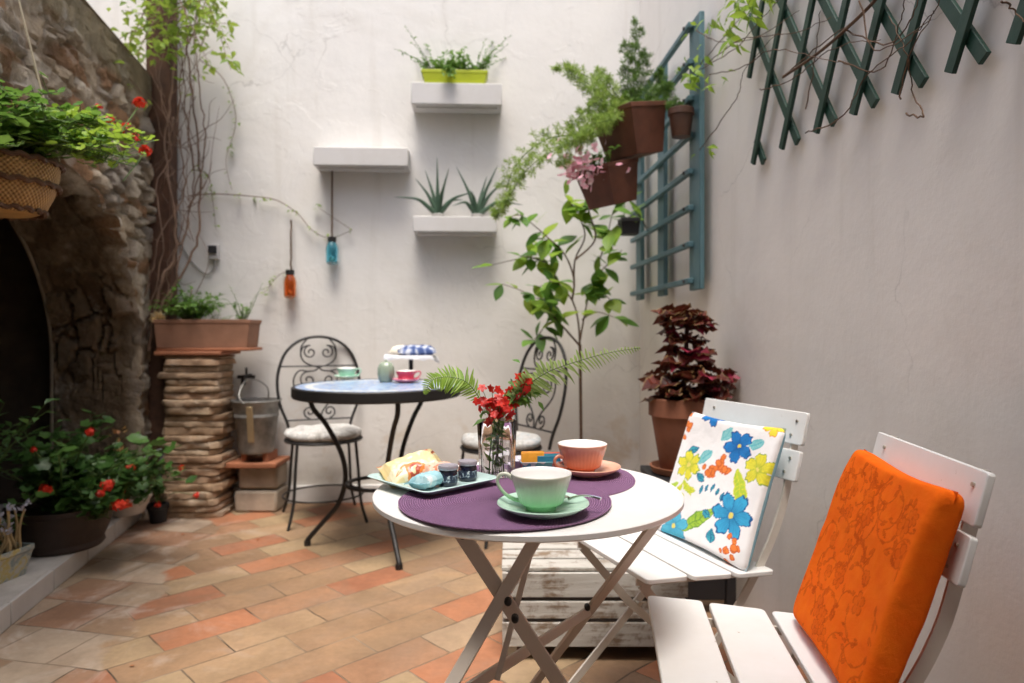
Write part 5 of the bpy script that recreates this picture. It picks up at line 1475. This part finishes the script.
# mint green cup
gc = on_z(543, 503, MT_ + .017); gc.z = MT_
M_mint = simple("mint_glaze", (.52, .76, .62), .2, var=.05, coat=.4)
saucer(gc, .0785, M_mint, "saucer", "mint green saucer at the table's near side")
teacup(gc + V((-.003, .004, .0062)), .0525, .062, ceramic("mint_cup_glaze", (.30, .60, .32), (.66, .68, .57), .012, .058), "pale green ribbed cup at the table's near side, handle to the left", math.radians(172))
def spoon(a, b, z, label):
    mb = MB(); d = (b - a); L = d.length; P_ = [a + d * (k / 14) + V((0, 0, z + .006 * math.sin(PI * k / 14))) for k in range(15)]
    mb.tube(P_, [.0028 - .0010 * math.sin(PI * k / 14) for k in range(15)], 8)
    M = Matrix.Rotation(math.atan2(d.y, d.x), 3, 'Z'); 
    mb2 = MB(); prof = []
    o = []
    n = 20
    for i, (r, dz) in enumerate(((.0001, -.004), (.5, -.0028), (.85, -.0006), (1, .001), (.93, .0012), (.5, -.0012), (.0001, -.0022))):
        for k in range(n):
            g = 2 * PI * k / n; o.append(a + M @ V((-.016 + .018 * r * math.cos(g), .0105 * r * math.sin(g), z + dz + .003)))
    mb2.add(o, [(i * n + k, i * n + (k + 1) % n, (i + 1) * n + (k + 1) % n, (i + 1) * n + k) for i in range(6) for k in range(n)])
    M_sil = simple("silver", (.72, .71, .70), .22, metal=1, var=.03)
    t = thing("teaspoon", label, "spoon", a + V((0, 0, z)))
    mb.build("handle", M_sil, t); mb2.build("spoon_bowl", M_sil, t)
sp0 = gc + V((.045, .022, .012)); sp1 = gc + V((.098, -.004, .019))
spoon(sp0, sp1, .006, "silver teaspoon lying across the mint green saucer")
# peach cup
pc_ = on_z(588, 468, MZ + .017); pc_.z = MZ + .003
M_peach = simple("peach_glaze", (.78, .44, .31), .2, var=.05, coat=.4)
saucer(pc_, .0715, M_peach, "saucer", "peach saucer on the far purple placemat")
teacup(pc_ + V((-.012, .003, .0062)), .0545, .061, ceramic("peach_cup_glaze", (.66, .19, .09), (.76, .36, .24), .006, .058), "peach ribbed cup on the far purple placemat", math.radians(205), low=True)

# square plate
pA, pB_, pC_ = on_z(381, 471, TZ + .018), on_z(426, 495, TZ + .018), on_z(502, 479, TZ + .018)
pcn = (pA + pC_) / 2; ex = (pC_ - pB_); ey = (pA - pB_); PL, PW = ex.length, ey.length * .86; ex.normalize(); ey = (ey - ex * ey.dot(ex)).normalized()
pcn = pB_ + ex * PL / 2 + ey * PW / 2; pcn.z = MZ + .0045
MP = Matrix((ex, ey, V((0, 0, 1)))).transposed()
def sqring(L, W, r, z, n=8):
    out = []
    for sx, sy, a0 in ((1, 1, 0), (-1, 1, 90), (-1, -1, 180), (1, -1, 270)):
        for k in range(n):
            a = math.radians(a0 + 90 * k / (n - 1)); out.append(pcn + MP @ V((sx * (L / 2 - r) + r * math.cos(a), sy * (W / 2 - r) + r * math.sin(a), z)))
    return out
mb = MB(); rings = [sqring(PL - .06, PW - .06, .012, 0), sqring(PL - .05, PW - .05, .014, .002), sqring(PL - .004, PW - .004, .018, .0145), sqring(PL, PW, .018, .016), sqring(PL - .004, PW - .004, .018, .0175), sqring(PL - .045, PW - .045, .014, .007), sqring(PL - .06, PW - .06, .012, .0055), sqring(PL - .14, PW - .14, .01, .0055)]
m = len(rings[0]); vs = [p for r in rings for p in r]; fs = [tuple(range(m))[::-1], tuple(range((len(rings) - 1) * m, len(rings) * m))]
for i in range(len(rings) - 1):
    for k in range(m): fs.append((i * m + k, i * m + (k + 1) % m, (i + 1) * m + (k + 1) % m, (i + 1) * m + k))
mb.add(vs, fs)
tag(mb.build("plate", simple("pale_aqua_glaze", (.50, .68, .66), .2, var=.05, coat=.4), origin=pcn, angle=60), "rectangular pale aqua plate of packed pastries and jam on the white table", "plate")
pz = pcn.z + .0058
# jam jars
M_jam = simple("blueberry_jam", (.008, .010, .028), .12, var=.5, scale=60, coat=.6)
M_lid = simple("lilac_tin", (.40, .37, .42), .3, var=.06, metal=.35)
def label_mat():
    m = MT("jar_label"); n = m.noise(160, 3); m.base(m.ramp(n, [(.5, (.012, .02, .05)), (.56, (.20, .27, .34)), (.62, (.55, .6, .62))], 'LINEAR')).set(Roughness=.5); return m.m
M_lab = label_mat()
for px, py, lab in ((448, 485, "small jam jar nearest the plate's front edge, dark blue with a lilac lid"), (467.5, 480, "small jam jar behind and right of the other, beside the vase")):
    q = on_z(px, py - 1, pz + .002); q.z = pz
    t = thing("jam_jar", lab, "jar", q, 0, "jam jars on the aqua plate")
    mb = MB(); mb.lathe([(.0165, 0), (.0185, .002), (.0190, .006), (.0190, .026), (.0175, .030), (.0165, .0305)], q, 40); mb.build("jar", M_jam, t)
    mb = MB(); mb.lathe([(.0193, .008), (.0193, .022)], q, 40, close=False); mb.build("label", M_lab, t)
    mb = MB(); mb.lathe([(.0195, .0320), (.0200, .033), (.0200, .0385), (.0192, .040), (.0160, .0396), (.0150, .0388), (.0001, .0388)], q, 40, rib=lambda g, r, z, i: r * (1 + (.008 * math.cos(g * 40) if z < .039 and r > .019 else 0))); mb.build("lid", M_lid, t)
mb = MB(); q = on_z(458, 464, pz + .040); q = at(458.5, 466, 1.30); mb.lathe([(.0085, 0), (.0095, .001), (.0095, .002), (.0001, .0022)], q, 24, M=rot('X', math.radians(70)))
# packets: pillow bags with crimped ends
def packet(c, L, W, T, M, name, label, mat, seed, crimp=.014):
    mb = MB(); n, k_ = 34, 24; vs = []
    for side in (-1, 1):
        for j in range(k_ + 1):
            for i in range(n + 1):
                u, v_ = i / n * 2 - 1, j / k_ * 2 - 1
                e = max(0, 1 - abs(u) ** 3.2) ** .55 if abs(u) < 1 - crimp / L * 2 else 0
                h = T / 2 * e * max(0, 1 - abs(v_) ** 2.6) ** .5
                wv = noise.fractal(V((u * 5 + seed, v_ * 5, side)), 1, 2, 3) * .22 * h + (.0012 * math.sin(u * 130) if e == 0 else 0)
                vs.append(c + M @ V((u * L / 2, v_ * W / 2 * (1 - .12 * e), side * h + wv + (0 if e else .002 * math.sin(v_ * 3)))))
    m_ = (n + 1) * (k_ + 1); fs = []
    for s_ in (0, 1):
        for j in range(k_):
            for i in range(n):
                a = s_ * m_ + j * (n + 1) + i; f = (a, a + 1, a + n + 2, a + n + 1); fs.append(f if s_ else f[::-1])
    mb.add(vs, fs)
    return tag(mb.build(name, mat, origin=c, angle=70), label, "packet")
def wrap(name, stops, sc=26, rough=.3, ax=(1, 1, 1)):
    m = MT(name); mp = m.n("ShaderNodeMapping"); mp.inputs["Scale"].default_value = ax; m.l(m.coord("Object"), mp.inputs["Vector"])
    n = m.noise(sc, 2, .4, mp.outputs[0]); m.base(m.ramp(n, stops, 'CONSTANT')).set(Roughness=rough); m.bump(m.noise(70, 3), .3, .003); return m.m
q0 = at(412, 464, 1.42); q0.z = pz + .021
ang = math.atan2(ey.y * -.2 + ex.y, ex.x - ey.x * .2)
Mk = Matrix.Rotation(math.radians(28), 3, 'Z') @ rot('Y', math.radians(-14)) @ rot('X', math.radians(20))
packet(q0, .125, .085, .040, Mk, "pastry_packet", "cream and orange wrapped pastry at the plate's left end", wrap("cream_wrapper", [(.40, (.80, .66, .34)), (.50, (.82, .74, .52)), (.57, (.70, .24, .06)), (.62, (.45, .08, .04)), (.67, (.82, .70, .40))], 16), 1)
q1 = at(427, 476, 1.33); q1.z = pz + .015
packet(q1, .080, .055, .028, Matrix.Rotation(math.radians(62), 3, 'Z') @ rot('X', math.radians(-8)), "pastry_packet", "pale blue wrapped biscuit beside the jam jars", wrap("blue_wrapper", [(.40, (.34, .60, .66)), (.55, (.50, .72, .76)), (.66, (.74, .80, .80))], 20), 4)
q2 = at(438, 467, 1.41); q2.z = pz + .018
packet(q2, .085, .06, .03, Matrix.Rotation(math.radians(30), 3, 'Z'), "pastry_packet", "orange pink wrapped biscuit behind the pale blue one", wrap("peach_wrapper", [(.42, (.78, .50, .38)), (.52, (.72, .22, .12)), (.62, (.82, .66, .55))], 26), 7)

# glass tumbler vase with fern and red flowers
vp = on_z(497, 478, TZ); vp.z = MZ
def clear():
    m = MT("clear_glass"); m.base((.97, .96, .985)).set(Roughness=.02, Transmission_Weight=1.0, IOR=1.45); return m.m
vt = thing("glass_vase", "clear fluted glass tumbler of fern fronds and red flowers", "vase", vp)
mb = MB(); vr, vh = .0425, .124
flute = lambda g, r, z, i: r * (1 + .020 * math.cos(g * 10))
mb.lathe([(vr * .84, 0), (vr * .88, .003), (vr * .92, vh * .5), (vr, vh - .001), (vr - .0016, vh), (vr - .0030, vh - .001), (vr * .92 - .0030, vh * .5), (vr * .82, .012), (vr * .4, .010), (.0001, .010)], vp, 80, rib=flute, close=False)
mb.add([vp + V((math.cos(2 * PI * k / 80) * vr * .84 * (1 + .02 * math.cos(20 * PI * k / 80)), math.sin(2 * PI * k / 80) * vr * .84 * (1 + .02 * math.cos(20 * PI * k / 80)), 0)) for k in range(80)], [tuple(range(80))[::-1]])
mb.build("tumbler", clear(), vt, angle=60)
L_fern = leafmat("fern_leaf", (.10, .22, .02), (.18, .33, .03), (.32, .46, .07), trans=.4)
L_fernb = leafmat("fern_back", (.16, .28, .05), (.27, .41, .09), (.44, .56, .20), trans=.35)
def fern(pts, wmax, seed, up, mat, n=42, bare=.18, twist=0):
    P_ = smoothpts(pts, 12); rr = random.Random(seed); sm, lf = MB(), MB(); m = len(P_)
    sm.tube(P_, [.0015 * (1 - .7 * k / m) for k in range(m)], 6)
    for k in range(n):
        t = bare + (1 - bare) * (k + .5) / n; q = t * (m - 1); i = min(m - 2, int(q)); p = P_[i].lerp(P_[i + 1], q - i)
        tg = (P_[min(m - 1, i + 2)] - P_[max(0, i - 1)]).normalized(); u_ = (up - tg * up.dot(tg)).normalized(); s_ = tg.cross(u_).normalized()
        tt = (t - bare) / (1 - bare); L1 = wmax * min(1, .55 + tt * 2.2) * (1 - max(0, (tt - .35) / .65) ** 1.25 * .93)
        for sg in (-1, 1):
            d = (s_ * sg + tg * rr.uniform(.22, .42) + u_ * rr.uniform(-.28, .22)).normalized()
            lf.leaf(p, d, u_, L1 * rr.uniform(.93, 1.05), max(.0032, L1 * .15), .2, rr.uniform(.05, .45), (.7, 1, .9, .65, 0))
    sm.build("stem", M_stem, vt); lf.build("frond", mat, vt)
mouth = vp + V((0, 0, .105))
fern([vp + V((.006, .0, .012)), mouth + V((-.008, 0, .01)), at(480, 399, 1.44), at(466, 382, 1.43), at(447, 377, 1.42), at(431, 381, 1.41), at(425, 394, 1.405)], .040, 3, V((.15, -.75, .65)), L_fern, 34, .34)
fern([vp + V((-.004, .004, .012)), mouth + V((.008, 0, .01)), at(512, 405, 1.45), at(525, 388, 1.44), at(548, 372, 1.42), at(582, 360, 1.39), at(613, 352, 1.36), at(640, 348, 1.335)], .047, 4, V((-.2, .75, .62)), L_fernb, 44, .30)
rf = random.Random(50); st_, gr_, rd_, wt_ = MB(), MB(), MB(), MB()
L_redv = leafmat("scarlet_petal", (.40, .008, .008), (.58, .018, .012), (.74, .05, .03), trans=.3)
def florets(cx, cy, d, n, sp, size):
    for k in range(n):
        c = at(cx + rf.gauss(0, sp * 1.25), cy + rf.gauss(0, sp * 1.1), d + rf.gauss(0, .012)); dr_ = (V((rf.gauss(0, .7), -1, rf.gauss(.2, .7)))).normalized()
        u_ = dr_.orthogonal().normalized(); v2 = dr_.cross(u_); a0 = rf.random() * 6
        for q in range(5):
            a = a0 + q * 2 * PI / 5; rd_.leaf(c, u_ * math.cos(a) + v2 * math.sin(a) + dr_ * .35, dr_, size * .82 * rf.uniform(.85, 1.1), size * .62, .05, .35, (.25, .85, 1, .75, 0))
        st_.tube([c - dr_ * .002, c.lerp(mouth, .3)], .0008, 4, caps=False)
for a in ((496, 400, 1.43, 13, 6, .013), (508, 396, 1.44, 9, 4, .012), (488, 408, 1.43, 7, 4, .012), (499, 412, 1.42, 11, 5, .013), (510, 411, 1.43, 6, 3.5, .012), (522, 379, 1.44, 9, 4, .012), (524, 390, 1.44, 8, 3.5, .012), (483, 402, 1.42, 5, 3, .012), (496, 418, 1.43, 6, 6, .011)): florets(*a)
for k in range(9):
    c = at(500 + rf.gauss(0, 8), 412 + rf.gauss(0, 6), 1.435); 
    for q in range(4): wt_.leaf(c, rdir(-.3, 1, rf), V((0, -1, .3)), .007, .006, .1, .3)
for cx, cy in ((497, 400), (508, 398), (522, 385), (486, 405), (504, 412)):
    P_ = smoothpts([vp + V((rf.uniform(-.02, .02), rf.uniform(-.015, .015), .012)), mouth + V((rf.uniform(-.012, .012), rf.uniform(-.01, .01), -.01)), at(cx, cy, 1.44)], 6); st_.tube(P_, .0014, 6)
for k in range(80):
    z = rf.uniform(.02, .115); a = rf.uniform(0, 2 * PI); p = vp + V((math.cos(a), math.sin(a), 0)) * rf.uniform(0, .020) + V((0, 0, z))
    gr_.leaf(p, rdir(-.2, 1, rf), rdir(rr=rf), rf.uniform(.014, .030), .007, .1, .3)
for k in range(70):
    c_ = rf.choice([(522, 390), (528, 395), (515, 398), (500, 408), (490, 408), (520, 372), (512, 388)]); p = at(c_[0] + rf.gauss(0, 4), c_[1] + rf.gauss(0, 5), 1.445)
    gr_.leaf(p, rdir(-.9, .5, rf), V((0, -.6, .8)), rf.uniform(.018, .035), .010, .1, .4)
st_.build("stem", M_stem, vt); gr_.build("foliage", L_herb, vt); rd_.build("flower", L_redv, vt); wt_.build("white_flower", leafmat("white_petal", (.75, .74, .68), (.8, .8, .75), (.86, .86, .82)), vt)
mb = MB(); mb.lathe([(vr * .80, .0125), (vr * .86, .072), (.0001, .072)], vp, 40, close=False)

# patterned tin of sugar and tea sachets
tc = on_z(541, 471, TZ); tc.z = MZ + .0005
tt = thing("sachet_box", "small patterned box of orange and teal tea sachets behind the cups", "box", tc)
def tinmat():
    m = MT("patterned_tin"); vo = m.n("ShaderNodeTexVoronoi", i_Scale=95.0); m.l(m.coord(), vo.inputs["Vector"]); sc = m.n("ShaderNodeSeparateColor"); m.l(vo.outputs["Color"], sc.inputs[0])
    c = m.ramp(sc.outputs[0], [(0, (.55, .60, .66)), (.3, (.10, .32, .48)), (.45, (.66, .66, .66)), (.62, (.60, .22, .18)), (.75, (.16, .42, .46)), (.85, (.72, .70, .68))], 'CONSTANT'); m.base(c).set(Roughness=.4); return m.m
Mq = Matrix.Rotation(math.radians(7), 3, 'Z')
def tubebox(c, L, W, h, mat, parent, th=.003):
    mb = MB(); 
    def ring(l, d, z): return [c + Mq @ V((x * l / 2, y * d / 2, z)) for x, y in ((-1, -1), (1, -1), (1, 1), (-1, 1))]
    rs = [ring(L * .9, W * .9, 0), ring(L, W, h), ring(L - th * 2, W - th * 2, h), ring(L * .9 - th * 2, W * .9 - th * 2, .003)]
    mb.add([p for r in rs for p in r], [(3, 2, 1, 0), (12, 13, 14, 15)] + [(i * 4 + k, i * 4 + (k + 1) % 4, i * 4 + 4 + (k + 1) % 4, i * 4 + 4 + k) for i in range(3) for k in range(4)])
    return mb.build("box_body", mat, parent, bevel=.0008)
tubebox(tc, .098, .055, .024, tinmat(), tt)
rr = random.Random(8)
for k, (x, y, col_, h) in enumerate(((-.020, -.008, (.75, .33, .03), .040), (-.018, .004, (.72, .30, .02), .041), (.016, -.014, (.015, .16, .26), .033), (.018, .002, (.02, .22, .32), .035), (.022, .014, (.60, .10, .05), .036))):
    mb = MB(); mb.box(tc + Mq @ V((x, y, h / 2 + .002)), (.052, .006, h), Mq @ rot('X', math.radians(-12))); mb.build("sachet", simple("sachet_paper", col_, .5, var=.15, scale=40), tt, bevel=.001)
# folded napkin and small white dish beside the box
nq = on_z(514, 474, TZ); nq.z = MZ + .0005
mb = MB(); mb.lathe([(.022, 0), (.026, .003), (.034, .022), (.0345, .024), (.033, .024), (.025, .005), (.0001, .004)], nq + V((.012, .05, 0)), 40); 
tag(mb.build("small_bowl", simple("lilac_china", (.66, .64, .72), .2, coat=.3), origin=nq), "little pale lilac bowl half hidden behind the vase", "bowl")

# ---- on the iron table
BZT = BZ + .0005
def onb(px, py): 
    q = on_z(px, py, BZT); q.z = BZT; return q
q = onb(347, 379); q.z = BZT
saucer(q, .068, M_mint, "saucer", "mint green saucer on the blue tiled table")
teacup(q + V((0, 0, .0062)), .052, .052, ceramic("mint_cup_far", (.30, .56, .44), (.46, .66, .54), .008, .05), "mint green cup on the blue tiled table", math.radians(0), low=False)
q = onb(406, 382.5)
M_cr = simple("crimson_glaze", (.55, .03, .09), .2, var=.06, coat=.4); M_crs = simple("rose_glaze", (.66, .24, .30), .2, coat=.4)
saucer(q, .070, M_crs, "saucer", "rose pink saucer on the blue tiled table")
teacup(q + V((0, 0, .0062)), .050, .052, M_cr, "crimson cup on the blue tiled table", math.radians(8), ribs=24, base=.68)
q = onb(386, 382)
jr = thing("ceramic_jar", "small sage green ribbed ceramic jar beside the crimson cup", "jar", q)
mb = MB(); mb.lathe([(.026, 0), (.036, .010), (.042, .040), (.040, .072), (.030, .094), (.018, .102), (.0001, .103)], q, 60, rib=lambda g, r, z, i: r * (1 + .03 * math.cos(g * 12))); mb.build("body", simple("sage_glaze", (.26, .32, .24), .22, var=.08, coat=.4), jr)
mb = MB(); mb.ball(q + V((0, 0, .107)), .007, 12, 8); mb.build("knob", simple("sage_knob", (.3, .36, .28), .22), jr)
# cake stand with a lace cloth and pastries
q = onb(411, 379); 
cs = thing("cake_stand", "white footed cake stand with dark stem on the blue tiled table", "cake stand", q)
mb = MB(); mb.lathe([(.050, 0), (.050, .004), (.018, .010)], q, 40); mb.build("foot", M_iron, cs)
mb = MB(); mb.lathe([(.013, .008), (.011, .05), (.012, .112)], q, 24); mb.build("stem", M_iron, cs)
mb = MB(); mb.lathe([(.012, .112), (.125, .118), (.130, .124), (.126, .126), (.0001, .122)], q, 60, close=False); mb.build("plate", M_china, cs)
mb = MB(); n = 72; vs = []
for i, (r, z) in enumerate(((.0001, .1275), (.08, .1275), (.134, .1275), (.139, .124), (.142, .118), (.144, .110))):
    for k in range(n):
        g = 2 * PI * k / n; w_ = max(0, (r - .128) / .016); drop = .022 * noise.noise(V((math.cos(g) * 2.2, math.sin(g) * 2.2, 3))) + (.020 * max(0, math.cos(g - .15)) ** 2)
        rr_ = r * (1 + .05 * w_ * math.sin(g * 9)); vs.append(q + V((rr_ * math.cos(g), rr_ * math.sin(g), z - w_ * drop)))
mb.add(vs, [(i * n + k, i * n + (k + 1) % n, (i + 1) * n + (k + 1) % n, (i + 1) * n + k) for i in range(5) for k in range(n)])
lc = simple("white_lace", (.60, .61, .65), .85, var=.1, scale=40)
lo = tag(mb.build("lace_cloth", lc, origin=q + V((0, 0, .127)), angle=80), "white lace cloth draped over the cake stand", "cloth")
def stripe(name):
    m = MT(name); sp = m.n("ShaderNodeSeparateXYZ"); m.l(m.coord(), sp.inputs[0])
    k = m.math('SINE', m.math('MULTIPLY', m.math('ADD', sp.outputs[0], m.math('MULTIPLY', m.noise(20, 3), .05)), 150.0)); k2 = m.math('SINE', m.math('MULTIPLY', sp.outputs[1], 110.0))
    m.base(m.ramp(m.math('MULTIPLY_ADD', m.math('ADD', k, k2), .25, .5), [(.35, (.45, .48, .55)), (.55, (.10, .15, .32)), (.8, (.03, .06, .18))])).set(Roughness=.85); return m.m
M_stp = stripe("blue_white_check")
packet(q + V((.035, -.03, .152)), .20, .13, .050, Matrix.Rotation(math.radians(12), 3, 'Z') @ rot('X', math.radians(10)), "napkin_bundle", "blue and white napkin heaped on the cake stand", M_stp, 12)
bpk = packet(q + V((-.055, .01, .152)), .11, .09, .045, Matrix.Rotation(math.radians(-20), 3, 'Z') @ rot('X', math.radians(12)), "bread_packet", "cream wrapped bread behind the napkin on the cake stand", simple("cream_paper", (.72, .66, .54), .6), 15)
bpk["category"] = "packet"
# a few fallen leaves and petals on the tiles
rr = random.Random(19); lf = MB()
for px, py, mt in ((118, 566, 0), (129, 666, 1), (182, 535, 0), (258, 540, 0)):
    p = on_z(px, py, .003); lf.leaf(p, rdir(-.05, .05, rr), V((0, 0, 1)), rr.uniform(.015, .032), rr.uniform(.008, .014), .15, -.2)
tag(lf.build("fallen_leaves", leafmat("dry_leaf", (.20, .06, .02), (.30, .14, .05), (.34, .05, .02), trans=.1)), "a few dry leaves scattered on the tiles", "leaves", kind="stuff")
